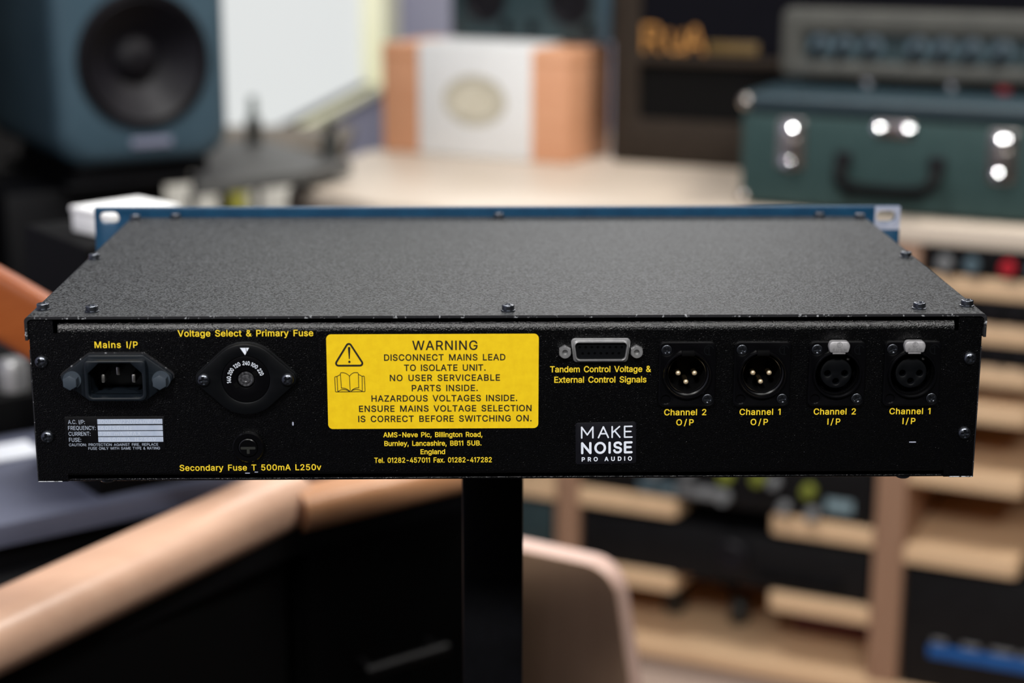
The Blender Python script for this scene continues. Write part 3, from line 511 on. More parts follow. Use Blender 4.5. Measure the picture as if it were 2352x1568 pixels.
def lines(name, rows, m, parent, y=-.0002, label=None, fat=0.0, off=(0, 0), space=1.25):
    b = B()
    for txt, cx, base, cap, wd in rows:
        lettering(b, txt, cx / 1000 - off[0], base / 1000 - off[1], cap / 1000, wd / 1000, y, fat=fat, space=space)
    return obj(name, b, m, parent, smooth=0, weld=False, label=label)
YL = [("yellow lettering reading Mains I/P", [("Mains I/P", -179.3, 24.8, 2.9, 19.5)]),
      ("yellow lettering reading Voltage Select & Primary Fuse", [("Voltage Select & Primary Fuse", -120.2, 30.0, 2.9, 61.6)]),
      ("yellow lettering reading Secondary Fuse T 500mA L250v", [("Secondary Fuse T 500mA L250v", -120.1, -34.3, 2.8, 65.6)]),
      ("four yellow address lines under the warning label", [("AMS-Neve Plc, Billington Road,", -35.1, -18.5, 2.3, 45.9), ("Burnley, Lancashire, BB11 5UB.", -35.1, -22.7, 2.3, 45.0), ("England", -35.2, -26.8, 2.3, 11.3), ("Tel. 01282-457011 Fax. 01282-417282", -35.1, -30.9, 2.4, 54.6)]),
      ("two yellow lines under the multi-pin socket", [("Tandem Control Voltage &", 42.5, 12.4, 2.8, 46.5), ("External Control Signals", 42.5, 7.4, 2.8, 42.5)]),
      ("yellow lettering reading Channel 2 O/P", [("Channel 2", 82.2, -8.5, 2.85, 19.5), ("O/P", 82.2, -13.4, 2.85, 8.0)]),
      ("yellow lettering reading Channel 1 O/P", [("Channel 1", 117.1, -8.5, 2.85, 19.0), ("O/P", 116.9, -13.4, 2.85, 8.0)]),
      ("yellow lettering reading Channel 2 I/P", [("Channel 2", 152.0, -8.5, 2.85, 19.6), ("I/P", 151.8, -13.4, 2.85, 5.9)]),
      ("yellow lettering reading Channel 1 I/P", [("Channel 1", 187.2, -8.5, 2.85, 19.1), ("I/P", 187.0, -13.3, 2.85, 5.9)])]
for lab, rows in YL: lines('lettering', rows, M['ytext'], panel, label=lab, fat=.00007)

# folded side panels with their narrow rear flanges and notches
for s in (-1, 1):
    b = B()
    x0, x1 = s * .2069, s * W0
    box(b, min(s * .2172, x1), max(s * .2172, x1), .0013, .2575, -.0394, .0379, .0004, 2)
    # worn lower corner
    t = B(); box(t, min(s * .2075, s * .2189), max(s * .2075, s * .2189), -.0001, .0013, -.0396, -.0390, .0002, 1); merge(b, t, None, 1)
    t = B(); box(t, min(s * .2183, s * .21895), max(s * .2183, s * .21895), -.0001, .0011, -.0394, .024, .0002, 1); merge(b, t, None, 2)
    obj('side_panel', b, [M['powder'], M['worn_hard'], M['worn']], unit, P(0, 0, 0))
b = B(); box(b, -.2165, .2165, .0012, .2575, -.0396, -.0384, .0004); obj('base_panel', b, M['powder'], unit, P(0, 0, 0))

# lid: thin folded sheet lapping over both sides
b = B()
r = .0022; n = 6
out = [(-.2203, .0285)] + [(-.2203 + r - r * math.cos(R(90 * i / n)), .0396 - r + r * math.sin(R(90 * i / n))) for i in range(n + 1)]
out += [(-x, z) for x, z in out[::-1]]
inn = [(x * .9945, z - (.0012 if z > .03 else 0)) for x, z in out]
def lidstrip(y0, y1, mi):
    t = B(); k = len(out)
    ra = [[t.verts.new((x, y, z)) for x, z in q] for q in (out, inn) for y in (y0, y1)]
    for i in range(k - 1):
        t.faces.new((ra[0][i], ra[0][i + 1], ra[1][i + 1], ra[1][i])); t.faces.new((ra[2][i], ra[3][i], ra[3][i + 1], ra[2][i + 1]))
        t.faces.new((ra[0][i], ra[2][i], ra[2][i + 1], ra[0][i + 1])); t.faces.new((ra[1][i], ra[1][i + 1], ra[3][i + 1], ra[3][i]))
    for e in (0, k - 1):
        t.faces.new((ra[0][e], ra[1][e], ra[3][e], ra[2][e]))
    for f in t.faces: f.material_index = 0
    merge(b, t, None, mi)
lidstrip(-.0009, -.0002, 1); lidstrip(-.0002, .2585, 0)
lid = obj('lid', b, [M['lid'], M['worn']], unit, P(0, 0, 0), weld=False)

# screws
def screw_bm(rad, h, flat=False, cross=.62):
    """pan head with a cross recess, axis +Z"""
    t = bmesh.new(); n = 48
    prof = []
    if flat: prof = [(rad, 0), (rad, h * .72), (rad * .985, h * .80), (rad * .94, h * .87), (rad * .86, h * .91)]
    else: prof = [(rad, 0), (rad, h * .28)] + [(rad * math.cos(a), h * (.28 + .72 * math.sin(a))) for a in (.25, .5, .7)]
    r1 = prof[-1][0]; m = 9
    for i in range(1, m):
        q = r1 * (1 - i / m)
        zz = h * (.28 + .72 * math.sqrt(max(0, 1 - (q / rad) ** 2))) if not flat else h * (.91 + .09 * (1 - (q / rad / .86) ** 2))
        prof.append((q, zz))
    prof.append((0, h))
    lathe(t, prof, n)
    bmesh.ops.remove_doubles(t, verts=t.verts, dist=1e-7)
    wv, L = rad * .17, rad * cross
    for v in t.verts:
        a, c, q = abs(v.co.x), abs(v.co.y), math.hypot(v.co.x, v.co.y)
        if q < L and (min(a, c) < wv or q < rad * .26): v.co.z -= h * .55 * (1 - q / L * .45)
    return t
def screw(name, parent, loc, rad, h, m, rot=(0, 0, 0), spin=0.0, flat=False, label=None):
    t = screw_bm(rad, h, flat); t.transform(Matrix.Rotation(spin, 4, 'Z'))
    return obj(name, t, m, parent, loc, rot, label=label, smooth=50)
FR = (R(90), 0, 0)          # +Z of a part turned to face -Y
for x, z in ((-.2138, .0182), (-.2132, -.0176), (.2137, .0182), (.2134, -.0178)):
    screw('panel_screw', unit, P(x, .0002, z), .0030, .0022, M['screw'], FR, random.random() * 1.5)
for x, y in ((-.1915, .0095), (0, .0085), (.1915, .0105), (-.2150, .0145), (.2152, .0155), (-.2155, .1325), (.2145, .1325), (-.2155, .2505), (.2150, .2505), (-.1925, .2545), (-.0005, .2545), (.1915, .2545)):
    b = screw_bm(.0029, .0025, True); b.transform(Matrix.Rotation(random.random() * 1.5, 4, 'Z') @ Matrix.Translation((0, 0, .0006)))
    lathe(b, [(.0034, 0), (.0034, .0005), (.0029, .0007), (0, .0007)], 32)
    obj('lid_screw', b, M['screw'], unit, P(x, y, .0396))
for x in (-.1878, .187):
    screw('base_screw', unit, P(x, .006, -.0396), .0036, .0022, M['screw'], (R(180), 0, 0))

# blue front panel, seen only as a rim and two ears
b = B()
slot = lambda x, z: rrect(x - .0058, x + .0058, z - .0034, z + .0034, .0033, 6)
face_plate(b, [rrect(-.2413, .2413, -.0430, .0455, .0008, 3), slot(-.2325, .0393), slot(.2325, .0393), slot(-.2325, -.0366), slot(.2325, -.0366)], .2618, .0032, .0004)
fp = obj('front_panel', b, M['bluep'], unit, P(0, 0, 0), label='blue painted front panel')
b = B(); face_plate(b, [rrect(.2258, .2412, .0312, .0454, .0006, 3), slot(.2325, .0393)], .2586, .00012)
obj('scuffed_patch', b, M['bare'], fp, smooth=0, label='patch of bare scuffed metal around the slot')

# mains inlet
inl = B(); IX, IZ = -.1793, .0112
fl = rounded([(-.0255, -.0012), (-.0130, -.0108), (.0130, -.0108), (.0255, -.0012), (.0255, .0012), (.0125, .0108), (-.0125, .0108), (-.0255, .0012)], [.003, .0015, .0015, .003, .003, .0012, .0012, .003], 5)
bodyo = rounded([(-.0140, -.0100), (.0140, -.0100), (.0140, .0092), (-.0140, .0092)], [.003, .003, .0018, .0018], 6)
opening = rounded([(-.0122, -.0082), (.0122, -.0082), (.0122, .0030), (.0072, .0078), (-.0072, .0078), (-.0122, .0030)], [.002, .002, .0008, .0008, .0008, .0008], 5)
face_plate(inl, [fl, opening], 0, .0030, .0006)
face_plate(inl, [bodyo, opening], -.0030, .0038, .0008)
t = B(); n0 = len(opening)
ra = [[t.verts.new((x, yy, z)) for x, z in opening] for yy in (0, .0145)]
for i in range(n0): t.faces.new((ra[0][i], ra[0][(i + 1) % n0], ra[1][(i + 1) % n0], ra[1][i]))
t.faces.new(ra[1]); merge(inl, t)
inlet = obj('mains_inlet', inl, M['plastic_blue'], unit, P(IX, 0, IZ))
b = B(); face_plate(b, [rounded([(x * 1.015, z * 1.03 + .0004) for x, z in ((-.0255, -.0012), (-.0130, -.0104), (.0130, -.0104), (.0255, -.0012), (.0255, .0012), (.0125, .0108), (-.0125, .0108), (-.0255, .0012))], .002, 4), opening], 0, .0008)
obj('inlet_gasket', b, M['worn'], inlet, label='worn metal rim showing behind the inlet')
for x, z in ((-.0070, -.0012), (0, .0024), (.0070, -.0012)):
    b = B(); box(b, -.00085, .00085, -.011, .0135, -.0020, .0020, .0005, 2)
    obj('contact_pin', b, M['pinmetal'], inlet, (x, .0115, z), label='bare metal mains blade')
for x in (-.0106 + .0045, .0106 - .0025):
    pass
for s in (-1, 1):
    b = B(); hexo = circle(0, 0, .0035, 6, R(30)); face_plate(b, [hexo], 0, .0056, .0004)
    lathe(b, [(.0042, 0), (.0042, .0006), (0, .0006)], 30, FACE)
    obj('inlet_nut', b, M['nut'], inlet, (s * .0203, -.0030, -.0008))

# voltage selector
VX, VZ = -.1204, .0104
def rhomb(R0, r0, d, n=14):
    a = math.acos((R0 - r0) / d); pts = []
    pts += [(d + r0 * math.cos(t), r0 * math.sin(t)) for t in [-a + 2 * a * i / n for i in range(n + 1)]]
    pts += [(R0 * math.cos(t), R0 * math.sin(t)) for t in [a + (math.pi - 2 * a) * i / (2 * n) for i in range(2 * n + 1)]]
    pts += [(-d + r0 * math.cos(t), r0 * math.sin(t)) for t in [math.pi - a + 2 * a * i / n for i in range(n + 1)]]
    pts += [(R0 * math.cos(t), R0 * math.sin(t)) for t in [math.pi + a + (math.pi - 2 * a) * i / (2 * n) for i in range(2 * n + 1)]]
    return pts
b = B(); face_plate(b, [rhomb(.0172, .0042, .0192)], 0, .0012, .0003); face_plate(b, [rhomb(.0167, .0038, .0192), circle(0, 0, .0110, 48)], -.0012, .0024, .0005)
sel = obj('voltage_selector', b, M['plastic'], unit, P(VX, 0, VZ))
b = B()
key = [circle(0, 0, .0041, 40)]
face_plate(b, [circle(0, 0, .01085, 64)] + key, -.0012, .0019, .0002)
lathe(b, [(.0041, -.0001), (.0041, .0031)], 40, FACE); 
dial = obj('voltage_dial', b, M['gloss'], sel)
b = B()
for a in (32, 212):
    t = B(); box(t, .0042, .0062, -.0032, -.00305, -.0012, .0012); t.transform(Matrix.Rotation(R(-a), 4, 'Y')); merge(b, t)
obj('key_slot', b, M['deep'], dial, smooth=0)
b = B(); lathe(b, [(.0036, 0), (.0036, .0026), (.0031, .0032), (.0022, .0029), (.0018, .0033), (.0010, .0034), (0, .0028)], 28, FACE)
obj('fuse_cap', b, varied('clear_smoked_plastic', (.015, .015, .017, 1), (.08, .08, .085, 1), 900, .2), dial, (0, 0, -.0001), label='clear smoky cap in the middle of the dial')
b = B()
for txt, a in (('140', 181), ('200', 151), ('120', 120), ('240', 87), ('100', 58), ('220', 27)):
    mm = Matrix.Rotation(R(a - 90), 4, 'Z') @ Matrix.Translation((0, .0068, 0))
    lettering(b, txt, 0, 0, .0018, .0032, -.0033, mat4=mm, fat=.00004)
obj('lettering', b, M['wtext'], dial, smooth=0, weld=False, label='ring of white voltage numbers')
b = B(); face_plate(b, [[(-.0021, .0150), (.00045, .0150), (.0007, .0128), (.0001, .0116)]], -.0036, .0001); face_plate(b, [[(.0006, .0150), (.0020, .0150), (.0010, .0132)]], -.0036, .0001)
obj('pointer_mark', b, M['wtext'], sel, smooth=0, label='white pointer triangle')
for s in (-1, 1): screw('selector_screw', sel, (s * .0192, -.0036, 0), .0029, .0020, M['screw'], FR, .4 + s * .3)

# secondary fuse holder
b = B(); lathe(b, [(.0073, 0), (.0073, .0018), (.0068, .0024), (.0047, .0024), (.0046, .0012), (0, .0012)], 48, FACE)
fh = obj('fuse_holder', b, M['gloss'], unit, P(-.1206, 0, -.0226))
b = B(); lathe(b, [(.0043, 0), (.0043, .0012), (.0039, .0015), (0, .0015)], 40, FACE)
cap = obj('fuse_cap', b, M['gloss'], fh, (0, -.0012, 0))
b = B(); face_plate(b, [rrect(-.0034, .0034, -.0007, .0005, .0003, 3)], -.0015, .0001); face_plate(b, [rrect(-.0006, .0007, -.0028, -.0007, .0002, 3)], -.0015, .0001)
obj('screwdriver_slot', b, M['pegm'], cap, smooth=0)

# yellow warning label
b = B(); face_plate(b, [rrect(-.0835, .0139, -.0144, .0307, .0022, 8)], -.00005, .00015)
wl = obj('warning_label', b, M['ylabel'], unit, P(0, 0, 0), label='yellow warning label with rounded corners')
lines('lettering', [('WARNING', -29.2, 23.3, 4.3, 29.8), ('DISCONNECT MAINS LEAD', -29.3, 18.3, 2.9, 55.6), ('TO ISOLATE UNIT.', -29.3, 13.4, 2.9, 37.4), ('NO USER SERVICEABLE', -29.3, 8.6, 2.9, 50.6), ('PARTS INSIDE.', -29.4, 3.7, 2.9, 30.3), ('HAZARDOUS VOLTAGES INSIDE.', -29.6, -1.2, 2.9, 67.2), ('ENSURE MAINS VOLTAGE SELECTION', -29.2, -6.1, 2.9, 79.7), ('IS CORRECT BEFORE SWITCHING ON.', -29.4, -11.0, 2.9, 80.2)], M['ink'], wl, -.00035, label='black capital lettering on the yellow label', fat=.00007)
b = B(); zz = .00035
tri = rounded([(-.0801, .0160), (-.0663, .0160), (-.0732, .0273)], .0011, 5)
stroke(b, tri, .00085, zz, closed=True)
face_plate(b, [rounded([(-.0737, .0249), (-.0733, .0191), (-.0729, .0191), (-.0725, .0249)], [.0006, .0002, .0002, .0006], 4)], -zz, 1e-6)
face_plate(b, [circle(-.0731, .0178, .00055, 20)], -zz, 1e-6)
obj('warning_triangle', b, M['ink'], wl, smooth=0, weld=False, label='black triangle with exclamation mark')
b = B(); acc = []; bx = lambda px, py: (-.0801 + (px - 90) / 780 * .0139, .0127 - (py - 955) / 500 * .0093)
for pts in ([bx(165, 1052), bx(120, 1055), bx(95, 1075), bx(108, 1440), bx(125, 1450), bx(860, 1445), bx(872, 1430), bx(860, 1060), bx(840, 1045), bx(800, 1050)],
            [bx(155, 1060), bx(168, 1430)], [bx(802, 1055), bx(800, 1435)],
            bez(bx(155, 1055), bx(200, 1020), bx(245, 1010)), bez(bx(715, 1008), bx(760, 1020), bx(802, 1055)),
            [bx(262, 1352), bx(245, 975), bx(262, 958)] + bez(bx(262, 958), bx(390, 945), bx(478, 1048)), [bx(478, 1048), bx(488, 1430)],
            bez(bx(478, 1048), bx(550, 950), bx(640, 955)) + [bx(690, 958), bx(708, 985), bx(712, 1345)],
            bez(bx(262, 1352), bx(390, 1345), bx(470, 1430)), bez(bx(712, 1345), bx(580, 1345), bx(515, 1430)),
            bez(bx(175, 1440), bx(310, 1340), bx(460, 1435)), bez(bx(515, 1430), bx(660, 1340), bx(800, 1440))):
    acc.extend(stroke_loops(pts, .00028))
flat_faces(b, acc, zz)
obj('manual_symbol', b, M['ink'], wl, smooth=0, weld=False, label='outline drawing of an open book')

# rating plate
b = B(); face_plate(b, [rrect(-.2048, -.1590, -.0241, -.0079, .0003, 3)], -.00005, .00025, .0001)
rl = obj('rating_label', b, M['lblack'], unit, P(0, 0, 0), label='small black rating plate with grey fields')
lines('lettering', [('A.C. I/P:', -199.4, -11.3, 1.9, 7.7), ('FREQUENCY:', -197.1, -14.2, 1.9, 12.6), ('CURRENT:', -198.3, -17.0, 1.9, 10.0), ('FUSE:', -200.5, -19.9, 1.9, 5.6), ('CAUTION: PROTECTION AGAINST FIRE, REPLACE', -182.9, -22.0, 1.25, 41.1), ('FUSE ONLY WITH SAME TYPE & RATING', -178.1, -23.8, 1.25, 33.0)], M['gtext'], rl, -.00042)
for z in (-.0115, -.0145, -.0173, -.0201):
    b = B(); face_plate(b, [rrect(-.1898, -.1599, z, z + .0024, .0001, 2)], -.0003, .00008); obj('label_field', b, M['field'], rl, smooth=0, label='silver grey writing field')
lines('handwriting', [('100/120/220/240V AC', -175.0, -11.2, 1.8, 28.3), ('60/50 Hz', -181.2, -14.2, 1.8, 14.1), ('120 mA MAX', -179.5, -17.0, 1.8, 18.8), ('T 500mA H250V', -175.9, -19.8, 1.8, 25.7)], M['scratch'], rl, -.00048, label='faint handwriting scratched into the grey fields')

# maker's sticker
st = B(); face_plate(st, [rrect(-.01415, .01415, -.0101, .0101, .0012, 6)], -.00005, .0003, .00012)
sk = obj('dealer_sticker', st, M['sticker'], unit, P(.0455, 0, -.0219), (0, R(-.9), 0), label='small black sticker with white lettering')
b = B(); zz = .00045; acc = []
def letter(c, x, z, hgt, wdt, sw):
    X = lambda u, v: (x + u * wdt, z + v * hgt)
    S_ = lambda pts, cl=False: acc.extend(stroke_loops(pts, sw, cl))
    if c == 'M': S_([X(0, 0), X(0, 1), X(.5, .28), X(1, 1), X(1, 0)])
    elif c == 'A': S_([X(0, 0), X(.5, 1), X(1, 0)]); S_([X(.2, .36), X(.8, .36)])
    elif c == 'K': S_([X(0, 0), X(0, 1)]); S_([X(.95, 1), X(0, .42)]); S_([X(.32, .62), X(1, 0)])
    elif c == 'E': S_([X(1, 1), X(0, 1), X(0, 0), X(1, 0)]); S_([X(0, .52), X(.86, .52)])
    elif c == 'N': S_([X(0, 0), X(0, 1), X(1, 0), X(1, 1)])
    elif c == 'O': S_(ellipse(x + wdt / 2, z + hgt / 2, wdt / 2, hgt / 2, 40), True)
    elif c == 'I': S_([X(0, 0), X(0, 1)])
    elif c == 'S': S_(bez(X(.95, .82), X(.8, 1.04), X(.48, 1)) + bez(X(.48, 1), X(.02, .98), X(.06, .72)) + bez(X(.06, .72), X(.1, .54), X(.5, .5)) + bez(X(.5, .5), X(.98, .44), X(.95, .24)) + bez(X(.95, .24), X(.9, 0), X(.46, 0)) + bez(X(.46, 0), X(.1, 0), X(0, .22)))
x0, zk = -.0113, .0028
for c, u, wv in (('M', 0, .0052), ('A', .0078, .0046), ('K', .0142, .0036), ('E', .0200, .0034)): letter(c, x0 + u, zk, .0052, wv, .00068)
x0, zk = -.0111, -.0046
for c, u, wv in (('N', 0, .0038), ('O', .0062, .0044), ('I', .0128, .001), ('S', .0150, .0032), ('E', .0200, .0030)): letter(c, x0 + u, zk, .0048, wv, .0011)
flat_faces(b, acc, zz)
lettering(b, 'PRO AUDIO', .0004, -.0086, .0019, .0233, -zz, fat=.0001, space=.9)
obj('lettering', b, M['wtext'], sk, smooth=0, weld=False, label='white lettering on the black sticker')

# multi-pin socket
DX, DZ = .0424, .0229
dsh = lambda w1, w2, h, r: rounded([(-w2, -h), (w2, -h), (w1, h), (-w1, h)], r, 6)
b = B(); face_plate(b, [dsh(.0139, .0124, .0056, .0018), dsh(.0119, .0107, .0038, .0016)], 0, .0008, .0002); face_plate(b, [dsh(.0129, .0116, .0046, .0020), dsh(.0121, .0109, .0040, .0018)], -.0008, .0022, .0005)
ds = obj('multipin_socket', b, M['steel'], unit, P(DX, 0, DZ), label='bright metal shell of the multi-pin socket')
b = B(); hl = [circle(-.0097 + i * .00277, .0016, .0006, 14) for i in range(8)] + [circle(-.0083 + i * .00277, -.0013, .0006, 14) for i in range(7)]
face_plate(b, [dsh(.0120, .0108, .0039, .0017)] + hl, -.0004, .0012); face_plate(b, [dsh(.0120, .0108, .0039, .0017)], -.0002, .0002)
obj('socket_insert', b, M['plastic'], ds, label='black insert with two rows of pin holes')
for s in (-1, 1):
    b = B(); face_plate(b, [circle(0, 0, .0030, 6, R(30)), circle(0, 0, .0013, 24)], 0, .0028, .0003); lathe(b, [(.0028, .0028), (.0026, .0034), (.0015, .0034), (.0013, .0028)], 30, FACE); lathe(b, [(.0013, .001), (0, .001)], 24, FACE)
    obj('jack_screw', b, M['steel'], ds, (s * .0165, 0, -.0005))

# three-pin audio connectors
flange = rrect(-.0131, .0131, -.0155, .0155, .0026, 8)
CS = [(-.0097, .0117), (.0097, -.0118)]
def xlr(name, x, kind, label):
    b = B(); cz = 0
    hs = [circle(0, 0, .0100, 48)] + [circle(a, c, .0026, 28) for a, c in CS] + [circle(-.0097, -.0118, .0022, 24)]
    face_plate(b, [flange] + hs, 0, .0019, .0005)
    for a, c in CS + [(-.0097, -.0118)]: lathe(b, [(.0027, .0008), (0, .0008)], 24, FACE, 0, a, c)
    lathe(b, [(.0100, -.016), (.0100, .0019)], 48, FACE, 1); lathe(b, [(.0101, -.016), (0, -.016)], 48, FACE, 1)
    c = obj(name, b, [M['gloss'], M['deep']], unit, P(x, 0, XZ), label=label)
    b = B()
    if kind == 'm': lathe(b, [(.0112, .0019), (.0113, .0030), (.0110, .0035), (.0105, .0035), (.0102, .0030), (.0102, .0010), (.0094, .0004), (.0089, .0008), (.0086, .0004)], 56, FACE); lathe(b, [(.0086, .0004), (.0086, -.012)], 56, FACE, 1)
    else: lathe(b, [(.0112, .0019), (.0113, .0030), (.0110, .0035), (.0105, .0035), (.0101, .0028), (.0099, -.006)], 56, FACE)
    obj('collar', b, [M['gloss'], M['deep']], c)
    if kind == 'm':
        b = B(); lathe(b, [(.0087, 0), (0, 0)], 40, FACE); box(b, -.0028, .0028, -.0041, .003, .0094, .0116, .0004)
        obj('pin_base', b, M['deep'], c, (0, .0118, 0))
        for px, pz in ((-.0039, .0000), (.0037, .0000), (-.0002, -.0042)):
            b = B(); lathe(b, [(.0012, -.012), (.0012, -.0009)], 20, FACE); lathe(b, [(.0012, -.0009), (.0010, -.0004), (.0006, -.0001), (0, 0)], 20, FACE, 1)
            obj('contact_pin', b, [M['gold'], M['goldglint']], c, (px, .0004, pz), label='gold contact pin')
        b = B(); box(b, -.0030, .0030, -.0038, -.0018, .0093, .0118, .0004); obj('latch_notch', b, M['deep'], c)
    else:
        b = B()
        hl = [circle(px, pz, .00145, 24) for px, pz in ((-.0040, -.0002), (.0040, -.0002), (0, -.0040))]
        face_plate(b, [circle(0, 0, .0073, 56)] + hl, .0024, .0022, .0006); lathe(b, [(.0073, -.012), (.0073, -.0022)], 56, FACE); lathe(b, [(.0072, -.010), (0, -.010)], 40, FACE)
        obj('socket_insert', b, M['plastic'], c)
        b = B(); tab = rounded([(-.0042, -.0023), (.0042, -.0023), (.0051, .0008), (.0040, .0030), (-.0040, .0030), (-.0051, .0008)], [.0008, .0008, .003, .002, .002, .003], 8)
        face_plate(b, [tab], 0, .0034, .0006); box(b, -.0030, .0030, -.0030, 0, -.0031, -.0020, .0003)
        tb = obj('push_tab', b, M['brushed'], c, (0, -.0012, .0132), label='grey metal tab engraved PUSH')
        b = B(); lettering(b, 'PUSH', 0, -.0016, .00135, .0062, -.00348); stroke(b, circle(0, .0015, .00115, 26), .00022, .00346, closed=True); stroke(b, [(-.0004, .0008), (-.0004, .0022), (.0002, .0022)], .0002, .00346); stroke(b, [(.0003, .0008), (.0003, .0020)], .0002, .00346)
        obj('engraving', b, M['steel'], tb, smooth=0, weld=False)
        b = B(); box(b, .0036, .0048, -.0002, .004, .0069, .0080, .0002); obj('ground_clip', b, M['pinmetal'], c, (0, 0, 0), (0, R(8), 0))
    # embossed ring mark at the upper right
    b = B(); stroke(b, circle(.0097, .0117, .0022, 30)[2:25], .0005, .0021); stroke(b, [(.0097, .0100), (.0097, .0132), (.0086, .0124)], .0005, .0021)
    obj('embossed_mark', b, M['plastic'], c, smooth=0, weld=False)
    for q, (a, e) in enumerate(CS): screw('connector_screw', c, (a, -.0009, e), .0025, .0012, M['screw'], FR, .2 + q * .5 + x * 9, True)
    return c
for (x, k), lab in zip(XLR, ('three-pin output socket of channel 2', 'three-pin output socket of channel 1', 'three-hole input socket of channel 2 with push tab', 'three-hole input socket of channel 1 with push tab')):
    xlr('output_socket' if k == 'm' else 'input_socket', x, k, lab)

# stand that carries the unit
sd = thing('equipment_stand', 'black square column stand directly under the rack unit', 'stand', (-.006, .13, 0))
b = B(); box(b, -.0165, .0165, -.0165, .0165, .03, .905, .002); obj('column', b, M['stand'], sd)
b = B(); box(b, -.12, .12, -.045, .085, .9050, ZC - HZ - .0024, .003); obj('top_plate', b, M['stand'], sd)
b = B(); box(b, -.2, .2, -.2, .2, 0, .03, .004); obj('base_plate', b, M['stand'], sd)
for a in (-.1, .1):
    b = B(); lathe(b, [(.008, 0), (.008, .0022), (0, .0022)], 20); obj('rubber_pad', b, M['pegm'], sd, (a, .03, ZC - HZ - .0023))

# ================================================================== sideboard, turned 26 degrees
SB0 = Vector((.5803, 1.6428, 0)); SBA = R(-26)
_u = Vector((math.cos(SBA), math.sin(SBA), 0)); _w = Vector((-math.sin(SBA), math.cos(SBA), 0))
SB = lambda t, d, z: SB0 + _u * t + _w * d + Vector((0, 0, z))
sb = thing('sideboard', 'long beech sideboard with rack bays, standing at the right behind the rack unit', 'furniture', SB0, SBA)
b = B()
top = [(-1.02, .30), (-.955, -.07), (-.735, -.183), (-.62, -.18), (-.42, -.06), (-.30, -.004), (.60, -.004), (.60, .80), (-.70, .80)]
plate(b, [rounded(top, [.03, .05, .06, .1, .1, .08, .01, .01, .03], 5)], .717, .745, .006)
obj('worktop', b, M['beech'], sb, label='pale beech worktop')
for x0, x1 in ((-1.0, -.96), (-.519, -.479), (-.012, .033), (.50, .54)):
    b = B(); box(b, x0, x1, 0, .55, .05, .7168, .004); obj('upright', b, M['beechv'], sb)
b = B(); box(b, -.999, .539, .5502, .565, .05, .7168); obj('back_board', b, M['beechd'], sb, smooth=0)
b = B(); box(b, -1.0, .54, -.002, .56, .022, .0498, .005); obj('bottom_board', b, M['beechs'], sb)
b = B(); box(b, -.99, .53, .004, .54, .003, .0218); obj('plinth', b, M['rug'], sb)
def shelf(x0, x1, z0, z1, n0, n1):
    o = [(x0, .54), (x0, .001), (n0, .001), (n0 + .008, .12), (n1 - .008, .12), (n1, .001), (x1, .001), (x1, .54)]
    b = B(); plate(b, [rounded(o, [0, 0, .012, .03, .03, .012, 0, 0], 5)], z0, z1, .006)
    obj('shelf', b, M['beechs'], sb)
for z in (.272, .150): shelf(-.4785, -.0125, z - .0145, z + .0145, -.318, -.168)
for z in (.272, .150): shelf(-.9595, -.5195, z - .0145, z + .0145, -.82, -.60)
for z in (.659, .595, .535, .480, .378, .257): shelf(.0335, .4995, z - .0135, z + .0135, .195, .345)

rg = B(); box(rg, -.66, .7, -.40, .62, 0, .0026); rg.transform(Matrix.Translation((0, 0, 0)))
rgo = obj('rug', rg, M['rug'], None, SB(0, 0, -.0018), (0, 0, SBA), smooth=0); tag(rgo, 'taupe rug on the floor under the beech sideboard', 'rug')
# gear in the bays
def rackgear(name, label, t0, t1, z0, z1, dep=.008, m='gear', cat='audio equipment', d1=.40):
    g = thing(name, label, cat, SB((t0 + t1) / 2, dep, z0), SBA)
    w2 = (t1 - t0) / 2; h = z1 - z0
    b = B(); box(b, -w2 + .006, w2 - .006, .003, d1 - dep, 0, h, .001); obj('body', b, M['black'], g)
    b = B(); box(b, -w2, w2, -.001, .0028, .0005, h - .0005, .0008); obj('front_panel', b, M[m], g)
    return g, w2, h
def knob(parent, x, z, r, l, m, y=-.001, name='knob'):
    b = B(); lathe(b, [(r, 0), (r, l * .8), (r * .85, l), (0, l)], 20, FACE); return obj(name, b, M[m], parent, (x, y, z))
g, w2, h = rackgear('rack_processor', 'black rack processor with grey and olive knobs and a lit display, in the middle bay', -.476, -.016, .2867, .405)
for t, z, r, m in ((-.352, .330, .013, 'knobg'), (-.24, .335, .013, 'knobo'), (-.242, .303, .013, 'knobg'), (-.19, .339, .012, 'knobo'), (-.165, .337, .011, 'knobg'), (-.148, .300, .011, 'knobg'), (-.112, .331, .013, 'knobo'), (-.105, .297, .013, 'knobg'), (-.30, .333, .011, 'knobg')):
    knob(g, t + .246, z - .2867, r * .8, .016, m)
b = B(); box(b, -.072 + .0, .0, -.0035, -.0012, .008, .026, .001); obj('name_strip', b, M['knobg'], g, (.0, 0, 0))
b = B(); box(b, .160, .200, -.0035, -.0012, .017, .036, .001); obj('display', b, M['display'], g, label='small lit display')
b = B(); box(b, -.135, -.075, -.003, -.0012, .006, .024, .001); obj('button_strip', b, M['disc'], g)
g, w2, h = rackgear('rack_amplifier', 'dark grey rack amplifier on the lower middle shelf', -.476, -.016, .1647, .248, .008)
b = B(); lathe(b, [(.026, 0), (.026, .012), (.022, .016), (0, .016)], 28, FACE); obj('dial', b, M['cone'], g, (.02, -.001, .045))
b = B(); box(b, .06, .19, -.006, -.0012, .015, .03, .002); obj('vent_strip', b, M['black'], g)
g, w2, h = rackgear('channel_strip', 'thin black one-unit channel strip with a red knob, under the worktop at the right', .037, .496, .6728, .7145)
for i, m in enumerate(('knobg', 'disc', 'red', 'disc', 'knobg', 'knobg')): knob(g, -.2 + i * .037 + (.012 if i > 1 else 0), .018, .0105, .016, m)
